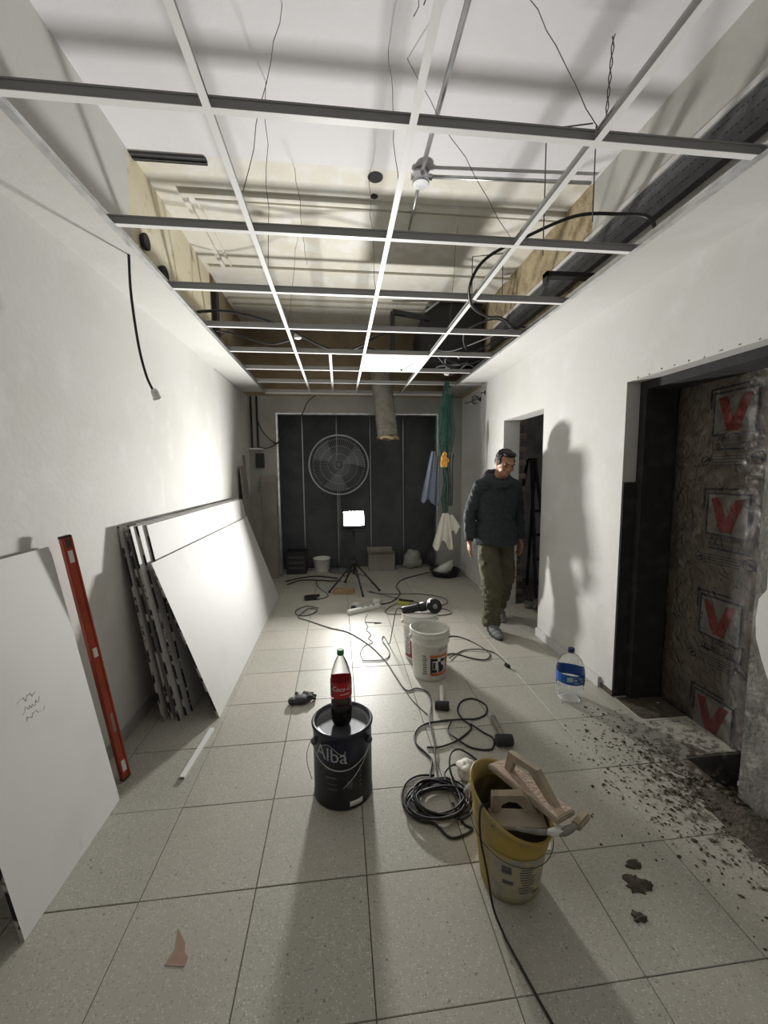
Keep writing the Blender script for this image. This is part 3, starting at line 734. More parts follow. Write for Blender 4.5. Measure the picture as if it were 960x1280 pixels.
for a in (200, 285, 335, 90):
    if a == 90: a = 110
    ca, sa = math.cos(R(a)), math.sin(R(a)); rr = .34
    lg = part(B().tube([(-.02 + .02 * ca, -.02 + .02 * sa, .34), (-.02 + rr * ca, -.02 + rr * sa, .018)], .012, 8), 'leg', [MAT['black']], fl_)
    part(B().ell((-.02 + rr * ca, -.02 + rr * sa, .017), (.017, .017, .017)), 'rubber_foot', [MAT['rubber']], lg)
    part(B().bar((-.02 + .17 * ca, -.02 + .17 * sa, .185), (-.02, -.02, .21), .014, .004), 'brace', [MAT['black']], lg)

# ================================================================== BOARDS AND LEVEL ON THE LEFT
def leaning(name, label, xb, xt, zt, ya, yb, mats, cat, group=None, zb=.001, yshift=0, th=.0125):
    """a flat board standing on the floor at x=xb, its top at (xt, zt); the thickness lies behind the front face"""
    b = B(); d = Vector((xt - xb, 0, zt)); n = Vector((d.z, 0, -d.x)).normalized() * th
    P = []
    for off in (Vector(), -n):
        for y, t in ((ya, 0), (yb, 0), (yb + yshift, 1), (ya + yshift, 1)):
            P.append(Vector((xb, y, zb)) + d * t + off)
    b.add(P, [(0, 1, 2, 3), (7, 6, 5, 4)], 0); b.add(P, [(0, 4, 5, 1), (1, 5, 6, 2), (2, 6, 7, 3), (3, 7, 4, 0)], 1)
    bm = bmesh.new(); o = b.build(name, mats)
    bm.from_mesh(o.data); bmesh.ops.recalc_face_normals(bm, faces=bm.faces); bm.to_mesh(o.data); bm.free()
    return tag(o, label, cat, group)
GY_ = [MAT['gypsum'], MAT['gypsum_edge']]
leaning('drywall_sheet', 'front white drywall sheet of the leaning stack, shorter than the one behind', -.766, -1.105, .985, 2.455, 4.93, GY_, 'drywall sheet')
leaning('drywall_sheet', 'second white drywall sheet of the leaning stack, showing as a strip above the front one', -.955, -1.160, 1.20, 2.55, 4.96, GY_, 'drywall sheet')
backs = ['third drywall sheet of the stack, just behind the two front sheets', 'fourth drywall sheet from the front in the leaning stack', 'fifth drywall sheet from the front in the leaning stack',
         'sixth drywall sheet from the front in the leaning stack', 'seventh drywall sheet from the front in the leaning stack', 'rearmost drywall sheet of the stack, touching the white wall']
for i, lab in enumerate(backs):
    leaning('drywall_sheet', lab, -.972 - .024 * i, -1.1745 - .0126 * i, 1.205 + .004 * (i % 3), 2.47 + (.03, -.02, .04, 0, .03, -.01)[i], 4.90 + .02 * (i % 2), GY_, 'drywall sheet', yshift=(-.03, -.04, 0, -.05, -.02, -.06)[i])
nb = leaning('drywall_offcut', 'large white drywall offcut leaning at the left front, propped beside the orange level', -1.045, -1.225, 1.205, 1.285, 1.858, GY_, 'drywall offcut', yshift=-.03)
b = B(); rn = random.Random(5)     # pencil scribbles on the near board
for row in range(3):
    y, z = 1.485 + .010 * row, .70 - .036 * row
    pts = []
    for i in range(16):
        yy = y + .0062 * i; zz = z + rn.uniform(-.011, .011)
        pts.append((-1.045 - .1494 * zz + .0006, yy, zz))
    b.tube(pts, .0006, 4)
o = b.build('pencil_marks', [MAT['pencil']], nb, 'faint bluish pencil scribbles'); o['kind'] = 'stuff'
for nm, lab, xb, xt, zt, ya, yb in (('brown_panel', 'dull brown panel leaning on the left wall behind the drywall stack', -1.09, -1.20, 1.59, 5.13, 5.42), ('brown_panel', 'thin tall sliver of board between the drywall stack and the far corner', -1.20, -1.235, 1.74, 5.44, 5.56)):
    leaning(nm, lab, xb, xt, zt, ya, yb, [MAT['mdf'], MAT['mdf']], 'panel', th=.016)
b = B(); b.obox(T(-.995, 5.80, .735) @ rot(R(-2.2), 0, 0), .215, .016, 1.46); tag(b.build('brown_panel', [MAT['mdf']]), 'narrow upright brown panel leaning on the grey pier at the far left', 'panel')
b = B(); b.obox(T(-1.155, 5.74, .62) @ rot(R(-3), 0, 0), .14, .016, 1.23); tag(b.build('brown_panel', [MAT['mdf']]), 'shorter dark board standing in the far left corner', 'panel')

lv = thing('spirit_level', 'long orange red spirit level leaning on the left wall beside the drywall offcut', 'level')
La, Lb = Vector((-1.088, 1.995, .004)), Vector((-1.192, 1.872, 1.245)); Ld = (Lb - La).normalized()
nx = Vector((1, -.45, 0)); nx = (nx - Ld * nx.dot(Ld)).normalized(); ny = Ld.cross(nx)
LM = Matrix((nx, ny, Ld)).transposed().to_4x4(); LM.translation = La
Ln = (Lb - La).length
b = B(); b.obox(LM @ T(0, 0, Ln / 2), .022, .044, Ln - .012, 0, .003)
b.obox(LM @ T(.010, -.017, Ln / 2), .010, .010, Ln - .016, 0, .002); b.obox(LM @ T(.010, .017, Ln / 2), .010, .010, Ln - .016, 0, .002)
part(b, 'body', [MAT['orange_paint']], lv)
b = B(); b.obox(LM @ T(0, 0, .006), .026, .047, .012, 0, .003); part(b, 'end_cap', [MAT['black']], lv)
b = B(); b.obox(LM @ T(0, 0, Ln - .006), .026, .047, .012, 0, .003); part(b, 'end_cap', [MAT['black']], lv)
for z, h in ((Ln - .095, .055), (Ln - .56, .045), (.075, .06)):
    part(B().obox(LM @ T(.0115, 0, z), .001, .020, h), 'sticker', [MAT['sticker']], lv)
b = B(); b.obox(LM @ T(.0112, 0, Ln - .035), .002, .022, .040); part(b, 'vial', [MAT['dark_label']], lv, 'dark bubble vial')
b = B(); b.obox(LM @ T(.0112, 0, .32), .002, .014, .10); part(b, 'vial', [MAT['terracotta']], lv)

st = B(); st.bar((-.777, 2.34, .012), (-.805, 1.955, .012), .024, .002); st.bar((-.789, 2.34, .006), (-.817, 1.955, .006), .0015, .012); st.bar((-.765, 2.34, .006), (-.793, 1.955, .006), .0015, .012)
tag(st.build('metal_channel', [MAT['grid_white']]), 'short white metal channel lying on the floor by the drywall stack', 'channel')

# ================================================================== PAINT CAN AND COLA BOTTLE
pc = thing('paint_can', 'dark navy metal paint can with a wire handle, lettered in pale grey', 'paint can', (-.008, 1.805, 0))
H_, Rc = .352, .139
rf = lambda z: Rc
part(B().lathe([(Rc - .006, 0), (Rc, .004), (Rc, .012), (Rc - .002, .016), (Rc - .002, .22)], 48, mi=0, cap1=False), 'body', [MAT['can_black']], pc)
part(B().lathe([(Rc - .002, .22), (Rc - .002, .338), (Rc + .004, .342), (Rc + .005, .352), (Rc - .002, .358), (Rc - .010, .352)], 48, cap0=False, cap1=False), 'upper_band', [MAT['navy_can']], pc, 'navy blue upper band')
part(B().lathe([(Rc - .010, .352), (Rc - .012, .338), (Rc - .03, .336), (.02, .338)], 48, cap0=False), 'lid', [MAT['can_lid']], pc, 'dusty grey recessed lid')
b = B()
text_cyl(b, 'Alba', .088, 0, 0, lambda z: Rc - .002, -.42, .262, tilt=-.12)
for k in range(26):      # the arched line over the lettering
    t = k / 25; a = -.72 + .80 * t; z = .298 + .016 * math.sin(t * PI * 1.7) - .015 * t
    a2 = -.72 + .80 * (k + 1) / 25; t2 = (k + 1) / 25; z2 = .298 + .016 * math.sin(t2 * PI * 1.7) - .015 * t2
    r_ = Rc - .0004
    if k < 25: b.tube([(r_ * math.sin(a), -r_ * math.cos(a), z), (r_ * math.sin(a2), -r_ * math.cos(a2), z2)], .0018, 4)
r_ = Rc - .0004
b.tube([(r_ * math.sin(.08), -r_ * math.cos(.08), .285), (r_ * math.sin(.03), -r_ * math.cos(.03), .24)], .0018, 4)
part(b, 'lettering', [MAT['print_grey']], pc, 'pale grey brand lettering')
b = B()
for k, (z, a0, a1) in enumerate(((.198, -.62, .10), (.192, -.62, .02), (.158, -.60, -.25), (.153, -.6, -.2), (.125, -.55, -.2), (.10, -.55, -.22))):
    b.cylpatch(0, 0, lambda z: Rc - .0015, a0, a1, z, z + .0045, 10)
b.cylpatch(0, 0, lambda z: Rc - .0015, .12, .30, .105, .145, 6)
for k in range(5): b.cylpatch(0, 0, lambda z: Rc - .0015, .55 + .0 * k, .62, .10 + .022 * k, .112 + .022 * k, 4)
o = part(b, 'small_print', [MAT['print_dim']], pc); o['kind'] = 'stuff'
part(B().cylpatch(0, 0, lambda z: Rc - .001, .20, .66, .018, .042, 10), 'white_label', [MAT['sticker']], pc)
b = B()
for sgn in (-1, 1):
    a = .95 * sgn + (.1 if sgn > 0 else -.25); b.ell((Rc * math.sin(a), -Rc * math.cos(a), .285), (.016, .016, .018), n=10, m=6)
part(b, 'handle_lug', [MAT['can_lid']], pc)
hp = []
for k in range(25):
    t = k / 24; a = -1.2 + 2.25 * t
    hp.append(((Rc + .008) * math.sin(a), -(Rc + .008) * math.cos(a), .285 - .085 * math.sin(PI * t) ** .8 + .0 * t))
part(B().tube(hp, .0022, 6), 'wire_handle', [MAT['galv']], pc)
hp = []
for k in range(21):
    t = k / 20; a = 1.05 - 1.05 * t
    hp.append(((Rc + .005) * math.sin(a), -(Rc + .005) * math.cos(a), .285 - .17 * t ** .8))
part(B().tube(hp, .0018, 6), 'loose_wire', [MAT['galv']], pc)
hp = []
for k in range(21):
    t = k / 20; a = -1.35 - .1 * math.sin(t * PI)
    hp.append(((Rc + .006 + .022 * math.sin(t * PI)) * math.sin(a), -(Rc + .006) * math.cos(a) - .05 * t, .285 - .16 * t))
part(B().tube(hp, .0016, 6), 'loose_wire', [MAT['cable_grey']], pc)

cb = thing('cola_bottle', 'clear cola bottle with red label and green cap standing on the paint can', 'bottle', (-.010, 1.800, .3395))
prof = [(.034, 0), (.043, .006), (.047, .02), (.049, .05), (.0495, .085), (.048, .105), (.048, .125), (.0495, .14), (.0495, .215), (.047, .232), (.040, .262), (.030, .292), (.020, .314), (.0135, .326), (.0130, .334)]
rb = lambda z: .0495
part(B().lathe(prof, 32, cap1=False), 'plastic_shell', [MAT['pet']], cb)
inner = [(max(r_ - .0025, .005), z + (.003 if i == 0 else 0)) for i, (r_, z) in enumerate(prof) if z < .10] + [(.0455, .102)]
part(B().lathe(inner, 32), 'cola', [MAT['cola']], cb, 'dark cola filling the lower third')
part(B().lathe([(.0498, .140), (.0500, .142), (.0500, .213), (.0498, .215)], 40, cap0=False, cap1=False), 'label_band', [MAT['red_label']], cb)
b = B(); text_cyl(b, 'Coca-Cola', .030, 0, 0, rb, .35, .186, shear=.35, off=.0012); b.cylpatch(0, 0, rb, -.1, .85, .160, .163, 10)
part(b, 'label_lettering', [MAT['white_print']], cb)
b = B(); b.cylpatch(0, 0, rb, -1.35, -.85, .142, .213, 8); part(b, 'label_panel', [MAT['dark_label']], cb, 'dark printed panel of the label')
part(B().lathe([(.0155, .330), (.0165, .332), (.0165, .352), (.0150, .355)], 20), 'cap', [MAT['green_cap']], cb)

# ================================================================== WHITE PLASTIC BUCKETS
def bucket(name, label, loc, printed):
    t = thing(name, label, 'bucket', loc, group=None)
    r0, r1, h = .122, .142, .365
    rfun = lambda z: r0 + (r1 - r0) * z / h
    prof = [(r0 - .004, .0), (r0, .006), (rfun(.26), .26), (rfun(.26) + .008, .263), (rfun(.27) + .008, .272), (rfun(.28), .276), (rfun(.318), .318), (rfun(.32) + .007, .321), (rfun(.335) + .007, .335), (rfun(.34) + .003, .338), (r1 + .004, .352), (r1 + .006, .358), (r1 + .004, .366), (r1 - .004, .366), (r1 - .005, .35), (r0 - .001, .02), (.01, .012)]
    part(B().lathe(prof, 44), 'shell', [MAT['dirty_plastic']], t)
    for s in (-1, 1):
        part(B().ell((s * (r1 + .004), 0, .300), (.012, .016, .016), n=10, m=6), 'handle_lug', [MAT['white_plastic']], t)
    hp = [((r1 + .012) * math.cos(PI * k / 20), .148 * math.sin(PI * k / 20), .300 - .055 * math.sin(PI * k / 20)) for k in range(21)]
    part(B().tube(hp, .0022, 6), 'wire_handle', [MAT['galv']], t)
    rr = lambda z: rfun(z)
    if printed:
        part(B().cylpatch(0, 0, rr, -.22, .98, .045, .205, 20, nv=3), 'label', [MAT['white_print']], t)
        r2 = lambda z: rfun(z) + .0008
        b = B(); b.cylpatch(0, 0, r2, -.20, .96, .182, .203, 18); b.cylpatch(0, 0, r2, -.20, .96, .045, .066, 18); b.cylpatch(0, 0, r2, .78, .96, .066, .182, 6, nv=3)
        part(b, 'label_border', [MAT['orange_print']], t)
        r3 = lambda z: rfun(z) + .0016
        b = B(); b.cylpatch(0, 0, r3, -.18, -.06, .066, .180, 4, nv=3); b.cylpatch(0, 0, r3, -.06, .22, .158, .178, 6); b.cylpatch(0, 0, r3, -.06, .20, .070, .092, 6); b.cylpatch(0, 0, r3, -.03, .10, .098, .148, 4)
        b.cylpatch(0, 0, r3, .30, .52, .070, .128, 6); b.cylpatch(0, 0, r3, .26, .40, .120, .150, 4); b.cylpatch(0, 0, r3, .52, .64, .076, .118, 4); b.cylpatch(0, 0, r3, .40, .70, .150, .172, 8)
        part(b, 'label_figures', [MAT['black_print']], t)
        b = B(); text_cyl(b, 'ITS', .052, 0, 0, r3, .62, .150, off=.0026, tilt=.18); part(b, 'label_lettering', [MAT['black_print']], t)
        b = B(); text_cyl(b, 'SET INTER', .021, 0, 0, rr, .64, .238, off=.0016, tilt=.1); part(b, 'upper_lettering', [MAT['red_print']], t)
        b = B()
        for k in range(9): b.cylpatch(0, 0, rr, -.62 + .03 * (k % 2), -.36 - .02 * (k % 3), .055 + .017 * k, .061 + .017 * k, 5)
        part(b, 'small_print', [MAT['print_dim']], t)
    else:
        part(B().cylpatch(0, 0, rr, -1.35, -.75, .05, .19, 10, nv=2), 'label', [MAT['white_print']], t)
        r2 = lambda z: rfun(z) + .001
        b = B()
        for k in range(9): b.cylpatch(0, 0, r2, -1.27, -.95 + .03 * (k % 3), .070 + .014 * k, .076 + .014 * k, 5)
        part(b, 'small_print', [MAT['print_dim']], t)
        b = B(); b.cylpatch(0, 0, r2, -1.35, -.3, .03, .055, 12); b.cylpatch(0, 0, r2, -.85, -.3, .055, .19, 8); part(b, 'label_border', [MAT['red_print']], t)
    return t
bucket('plastic_bucket', 'open white plastic bucket with an orange and black label, nearer of two', (.645, 2.83, 0), True)
b2 = bucket('plastic_bucket', 'white plastic bucket standing behind another one, an angle grinder on it', (.632, 3.125, 0), False)
b = B().lathe([(.02, .3685), (.146, .3685), (.147, .372), (.145, .378), (.02, .378)], 40); part(b, 'lid', [MAT['white_plastic']], b2)

ag = thing('angle_grinder', 'black angle grinder lying on the rear white bucket, its disc facing out', 'angle grinder', (.63, 3.10, .378))
GM = T(0, 0, .038) @ rot(0, R(-6), R(4))
b = B(); b.tube([GM @ Vector(p) for p in ((-.15, .02, -.006), (-.13, .02, -.004), (-.03, .01, .0), (.0, .005, .002))], [.026, .029, .030, .033], 14); part(b, 'handle', [MAT['black']], ag)
b = B(); b.tube([GM @ Vector(p) for p in ((-.002, .005, .002), (.06, .0, .004), (.075, -.0, .004))], [.037, .037, .030], 16); part(b, 'motor_housing', [MAT['black']], ag)
b = B(); b.tube([GM @ Vector(p) for p in ((.07, 0, .004), (.10, 0, .006), (.125, 0, .008))], [.030, .034, .026], 14); b.tube([GM @ Vector((.105, 0, .008)), GM @ Vector((.105, -.045, .008))], [.022, .02], 12); part(b, 'gear_head', [MAT['steel']], ag, 'grey metal gear head')
DM = T(.108, -.052, .062) @ rot(R(80), 0, R(8))
part(B().lathe([(.004, -.002), (.058, -.002), (.058, .002), (.004, .002)], 32, M=DM.to_3x3().to_4x4(), c=DM.translation), 'disc', [MAT['rubber']], ag, 'black cutting disc')
part(B().lathe([(.004, .002), (.020, .0022), (.018, .007), (.010, .008)], 18, M=DM.to_3x3().to_4x4(), c=DM.translation), 'flange_nut', [MAT['steel']], ag)
b = B()
for k in range(17):
    a = R(10) + PI * 1.1 * k / 16
    p0 = DM @ Vector((.064 * math.cos(a), .064 * math.sin(a), -.006)); p1 = DM @ Vector((.064 * math.cos(a), .064 * math.sin(a), -.028))
    if k: b.add([q0, p0, p1, q1], [(0, 1, 2, 3)])
    q0, q1 = p0, p1
gd = part(b, 'guard', [MAT['steel']], ag); so = gd.modifiers.new('s', 'SOLIDIFY'); so.thickness = .002
part(B().tube(spline([Vector((-.15, .02, .03)), Vector((-.19, .03, .02)), Vector((-.215, .10, -.17)), (-.225, .25, -.36), (-.25, .44, -.371), (-.275, .35, -.371), (-.24, .12, -.371), (-.285, -.01, -.371), (-.40, -.02, -.371), (-.475, -.01, -.371)], 8), .0042, 6), 'power_cord', [MAT['cable']], ag)

def crumple(c, r, seed, amp=.35, n=20, m=14):
    b = B(); b.ell((0, 0, 0), (1, 1, 1), n=n, m=m)
    vs = []
    for v in b.v:
        v = Vector(v); k = 1 + amp * (noise.noise(v * 1.7 + Vector((seed, 0, 0))) + .5 * noise.noise(v * 4 + Vector((0, seed, 0))))
        p = Vector((v.x * r[0], v.y * r[1], v.z * r[2])) * k + Vector(c)
        vs.append(p)
    b.v = [tuple(p) for p in vs]; return b
# ================================================================== YELLOW BUCKET OF TOOLS
yb = thing('yellow_bucket', 'yellow plastic bucket caked with cement, full of wooden floats', 'bucket', (.602, 1.305, 0))
r0, r1, h = .105, .143, .318
yr = lambda z: r0 + (r1 - r0) * z / h
def slanted(b):
    # the rim has been cut down on the near right side
    b.v = [(x, y, z + (-.058 * x / r1 + .042 * y / r1) * max(0, min(1.1, z / h)) ** 3) for x, y, z in b.v]; return b
part(slanted(B().lathe([(r0 - .004, 0), (r0, .006), (yr(.21), .21), (yr(.22) + .004, .22), (yr(.232) + .004, .232), (yr(.24), .238), (yr(.30), .30), (r1 + .004, .304), (r1 + .005, .314), (r1, .318), (r1 - .006, .315), (yr(.29) - .007, .29)], 44, cap1=False)), 'shell', [MAT['yellow_plastic']], yb)
part(slanted(B().lathe([(yr(.275) - .0095, .275), (yr(.2) - .0095, .2), (yr(.15) - .008, .15), (.03, .13)], 36, cap0=False)), 'mortar_lining', [MAT['bucket_in']], yb, 'brown dried mortar inside')
part(slanted(B().cylpatch(0, 0, yr, -1.0, 1.45, .012, .205, 26, nv=8)), 'label', [MAT['cement_label']], yb, 'cement smeared paper label')
b = B(); rn = random.Random(8); y2 = lambda z: yr(z) + .001
for k in range(11):
    z = .055 + k * .0115; a0 = -.10 + rn.uniform(-.04, .06); b.cylpatch(0, 0, y2, a0, a0 + rn.uniform(.30, .55), z, z + .004, 6)
b.cylpatch(0, 0, y2, -.62, -.36, .135, .165, 6); b.cylpatch(0, 0, y2, -.60, -.3, .09, .105, 6); b.cylpatch(0, 0, y2, .35, .6, .04, .05, 5)
o = part(slanted(b), 'small_print', [MAT['print_dim']], yb); o['kind'] = 'stuff'
part(slanted(B().tube([((r1 + .006) * math.cos(R(150 + 240 * k / 24)), (r1 + .006) * math.sin(R(150 + 240 * k / 24)), .25 - .05 * math.sin(PI * k / 24)) for k in range(25)], .0016, 6)), 'wire_handle', [MAT['wire']], yb)

def frame_from(o, ex, ey):
    ex = Vector(ex).normalized(); ez = ex.cross(Vector(ey)).normalized(); ey = ez.cross(ex)
    m = Matrix((ex, ey, ez)).transposed().to_4x4(); m.translation = Vector(o); return m
# large float: long board with a bridge handle and a pale pad
f1 = thing('plaster_float', 'large wooden float with open bridge handle and pinkish pad in the yellow bucket', 'float')
FM = frame_from((.668, 1.370, .402), (.52, -.78, -.20), (.80, .52, -.20))
FM = frame_from((.668, 1.300, .352), (.46, -.88, -.03), (.85, .42, -.16))
b = B(); b.obox(FM, .30, .105, .018, 0, .003); part(b, 'board', [MAT['wood']], f1)
b = B(); poly = [(-.105, 0), (-.080, 0), (-.072, .046), (-.005, .052), (.080, .0), (.118, 0), (.025, .076), (-.10, .070)]
HM = FM @ Matrix(((1, 0, 0, 0), (0, 0, -1, .016), (0, 1, 0, .009), (0, 0, 0, 1)))
b.prism(poly, HM, .026); part(b, 'handle', [MAT['wood']], f1)
part(B().obox(FM @ T(.0, .0, .0098), .28, .09, .0015), 'pad', [MAT['foam']], f1, 'pinkish sponge facing')
f2 = thing('hand_float', 'small wooden float with an arched handle, lying in the yellow bucket mouth', 'float')
FM2 = frame_from((.592, 1.228, .302), (.96, -.16, .0), (.14, .93, .14))
b = B(); b.obox(FM2, .19, .07, .016, 0, .003); part(b, 'board', [MAT['wood']], f2)
HM2 = FM2 @ Matrix(((1, 0, 0, 0), (0, 0, -1, .040), (0, 1, 0, .008), (0, 0, 0, 1)))
poly = [(-.085, 0), (-.058, 0), (-.050, .034), (-.028, .050), (.0, .046), (.020, .026), (.034, 0), (.075, 0), (.035, .062), (.02, .078), (-.085, .072)]
b = B(); b.prism(poly, HM2, .024); part(b, 'handle', [MAT['wood']], f2)
tr = thing('trowel', 'cement crusted trowel with a stubby wooden grip across the yellow bucket rim', 'trowel')
b = B(); b.tube(spline([(.56, 1.178, .322), (.63, 1.158, .318), (.71, 1.143, .324), (.765, 1.158, .326)], 5), [.006, .007, .008, .007, .008, .009, .008, .009, .010, .012, .014, .013, .012, .011, .010, .009], 10); part(b, 'shank', [MAT['mortar']], tr, 'cement covered shank')
part(crumple((.69, 1.146, .326), (.036, .014, .012), 6, .4, 14, 10), 'cement_lump', [MAT['dirty_plastic']], tr, 'whitish lump of set plaster')
b = B(); b.obox(frame_from((.792, 1.172, .328), (.62, .36, .06), (0, 1, 0)), .075, .03, .026, 0, .006); part(b, 'grip', [MAT['wood']], tr)
sp = B()
for k in range(9): sp.ell((.668 - .10 + random.uniform(-.02, .05), 1.50 + random.uniform(-.02, .03), .30 + random.uniform(-.03, .04)), (random.uniform(.015, .03),) * 3, n=8, m=6)
sg = thing('cement_rag', 'crumpled pale rag lying on the floor behind the yellow bucket', 'rag', (.60, 1.80, 0))
part(crumple((0, 0, .035), (.055, .05, .04), 3), 'cloth', [MAT['cloth_white']], sg)
part(crumple((.075, .0, .03), (.045, .05, .035), 9), 'soiled_fold', [MAT['mortar']], sg, 'brownish soiled end')
cr_ = tag(crumple((.585, 1.665, .028), (.04, .045, .035), 14).build('cement_lump', [MAT['mortar']]), 'grey lump of hardened cement beside the cable coil', 'cement lump')

# ================================================================== FLOOR THINGS
wb = thing('water_jug', 'large empty clear water bottle with a blue label, standing by the right skirting', 'bottle', (1.500, 2.40, 0))
prof = [(.062, 0), (.078, .008), (.083, .03), (.084, .085), (.080, .09), (.080, .098), (.087, .105), (.0885, .125), (.0885, .195), (.086, .212), (.080, .235), (.066, .268), (.046, .292), (.026, .306), (.019, .312), (.0185, .325)]
part(B().lathe(prof, 36, cap1=False), 'plastic_shell', [MAT['water_pet']], wb)
part(B().lathe([(.0890, .128), (.0893, .130), (.0893, .190), (.0890, .192)], 40, cap0=False, cap1=False), 'label', [MAT['blue_label']], wb)
b = B(); wr = lambda z: .0893
for k, (a0, a1, z, hh) in enumerate(((-.75, -.35, .148, .028), (-.30, -.05, .155, .014), (-.28, .1, .140, .007), (.05, .45, .165, .009), (-.6, .2, .178, .004), (.2, .42, .146, .012))): b.cylpatch(0, 0, wr, a0, a1, z, z + hh, 6)
part(b, 'label_print', [MAT['pale_print']], wb)
part(B().lathe([(.0205, .318), (.0215, .32), (.0215, .340), (.019, .343)], 18), 'cap', [MAT['blue_cap']], wb)

gl = thing('work_glove', 'black work glove lying palm down on the floor left of the paint can', 'glove', (-.278, 2.565, 0))
b = B(); b.ell((0, 0, .022), (.055, .048, .022)); b.ell((-.055, -.012, .02), (.03, .036, .02))
for k, (a, l) in enumerate(((72, .075), (48, .085), (24, .082), (2, .066))):
    ca, sa = math.cos(R(a)), math.sin(R(a)); b.tube([(.025 * ca, .02 * sa, .022), (.06 * ca, .055 * sa, .034), ((.06 + l * .55) * ca, (.055 + l * .55) * sa, .014)], [.015, .014, .010], 8)
b.tube([(-.02, .03, .02), (-.035, .062, .028), (-.03, .085, .014)], [.015, .014, .010], 8)
fuse(b, 'glove_shell', [MAT['glove_black']], .004, 3, parent=gl)

def mallet(name, label, loc, az, hl, head_mat, handle_mat, hr=.030):
    t = thing(name, label, 'mallet', loc, (0, 0, az))
    b = B(); b.lathe([(hr * .92, -.045), (hr, -.040), (hr, .040), (hr * .92, .045)], 20, M=rot(PI / 2, 0, PI / 2), c=(0, 0, hr)); part(b, 'head', [head_mat], t)
    part(B().tube([(0, .0, hr), (0, .06, hr * .95), (0, hl * .6, hr * .75), (0, hl, hr * .62)], [.011, .012, .015, .016], 12), 'handle', [handle_mat], t)
    return t
mallet('rubber_mallet', 'black headed mallet with a dusty handle, lying right of the cable loops', (.878, 2.00, 0), R(-6), .225, MAT['rubber'], MAT['mortar'])
mallet('rubber_mallet', 'small black headed mallet with a pale handle, lying behind the cable loops', (.622, 2.37, 0), R(-14), .24, MAT['rubber'], MAT['white_plastic'], .027)

def fc(name, label, pts, r, mat='cable', group=None, n=8, z=None):
    zz = (r + .0008) if z is None else z
    return cable(name, label, [(p[0], p[1], zz + (p[2] if len(p) > 2 else 0)) for p in pts], r, mat, n, 'cable', group=group)
fc('extension_cable', 'long black extension lead with wide loose loops beside the mallet', [(.448, 2.027), (.522, 2.022), (.629, 2.061), (.728, 2.137), (.747, 2.181), (.72, 2.246), (.715, 2.335), (.768, 2.431), (.853, 2.454), (.91, 2.373), (.881, 2.284), (.808, 2.242), (.716, 2.233, .008), (.587, 2.246), (.479, 2.227), (.411, 2.163), (.396, 2.066), (.434, 1.982), (.452, 1.926), (.425, 1.839), (.405, 1.768), (.383, 1.748)], .0052)
fc('extension_cable', 'second loose loop of black lead crossing behind the mallet head', [(.747, 2.181, .011), (.797, 2.115), (.835, 2.06), (.822, 2.005), (.782, 1.967), (.689, 1.995), (.617, 2.075, .011), (.601, 2.152), (.642, 2.221, .012)], .0050)
fc('extension_cable', 'grey lead running from the far cable rings down to the coil', [(-.259, 4.405), (-.394, 4.487), (-.497, 4.361), (-.469, 4.212), (-.346, 4.195), (-.268, 4.33), (-.36, 4.381, .01), (-.425, 4.263), (-.45, 4.14), (-.334, 4.025), (-.117, 3.81), (.06, 3.672), (.235, 3.365), (.342, 3.046), (.385, 2.818), (.432, 2.613), (.51, 2.63), (.575, 2.56), (.561, 2.417), (.51, 2.23, .012), (.49, 2.02, .012), (.462, 1.874), (.456, 1.79)], .0048, 'cable_grey')
fc('thin_cable', 'thin grey lead trailing left of the small mallet', [(.405, 2.70), (.421, 2.642), (.456, 2.479), (.517, 2.322)], .0028, 'cable_grey')
# the coil of lead beside the yellow bucket
pts = []; rn = random.Random(11)
for k in range(11 * 12):
    a = 2 * PI * k / 12; t = k / 12
    ra = .145 + .02 * math.sin(t * 2.1) - .05 * ((t * .37) % 1) ; rbb = .115 - .04 * ((t * .53) % 1) + .012 * math.cos(t * 3)
    pts.append((.425 + .018 * math.sin(t * 1.7) + ra * math.cos(a), 1.655 + .014 * math.cos(t * 2.3) + rbb * math.sin(a), .0055 + .0022 * t + .006 * (1 + math.sin(a * 1.5 + t))))
cable('cable_coil', 'heap of coiled black lead on the floor left of the yellow bucket', pts, .0050, 'cable', 3)
fc('extension_cable', 'black lead end curving round the near side of the coil', [(.442, 1.823), (.358, 1.828), (.294, 1.79), (.261, 1.708), (.273, 1.628), (.32, 1.571), (.377, 1.55), (.421, 1.483), (.467, 1.478), (.53, 1.505), (.50, 1.54), (.475, 1.62, .03)], .0052)
fc('extension_cable', 'black lead arching up between the coil and the pale rag', [(.687, 1.90), (.645, 1.945, .012), (.591, 1.925, .05), (.54, 1.88, .06), (.515, 1.80, .04), (.53, 1.74, .01), (.57, 1.70, .0)], .0050)
fc('extension_cable', 'short black lead end looping left of the pale rag', [(.600, 1.755, .03), (.55, 1.83, .04), (.49, 1.80, .03), (.478, 1.745, .03)], .0048)
cable('front_cable', 'dark lead hanging over the yellow bucket rim and trailing to the viewpoint', [(.53, 1.33, .28), (.49, 1.262, .338), (.462, 1.235, .352), (.455, 1.215, .27), (.478, 1.205, .14), (.493, 1.185, .03), (.503, 1.13, .006), (.515, 1.06, .005), (.55, .90, .005), (.60, .72, .005), (.64, .60, .005)], .0040, 'cable', 8)
fc('thin_cable', 'wavy thin black lead lying left of the grinder cord', [(.269, 4.148), (.232, 3.949), (.25, 3.80), (.23, 3.72), (.265, 3.60), (.235, 3.52), (.265, 3.43), (.195, 3.37), (.147, 3.239), (.16, 3.11)], .0030)
fc('thin_cable', 'short doubled dark lead lying beside the wavy thin one', [(.23, 3.917), (.31, 3.90), (.39, 3.877), (.32, 3.87)], .0036)
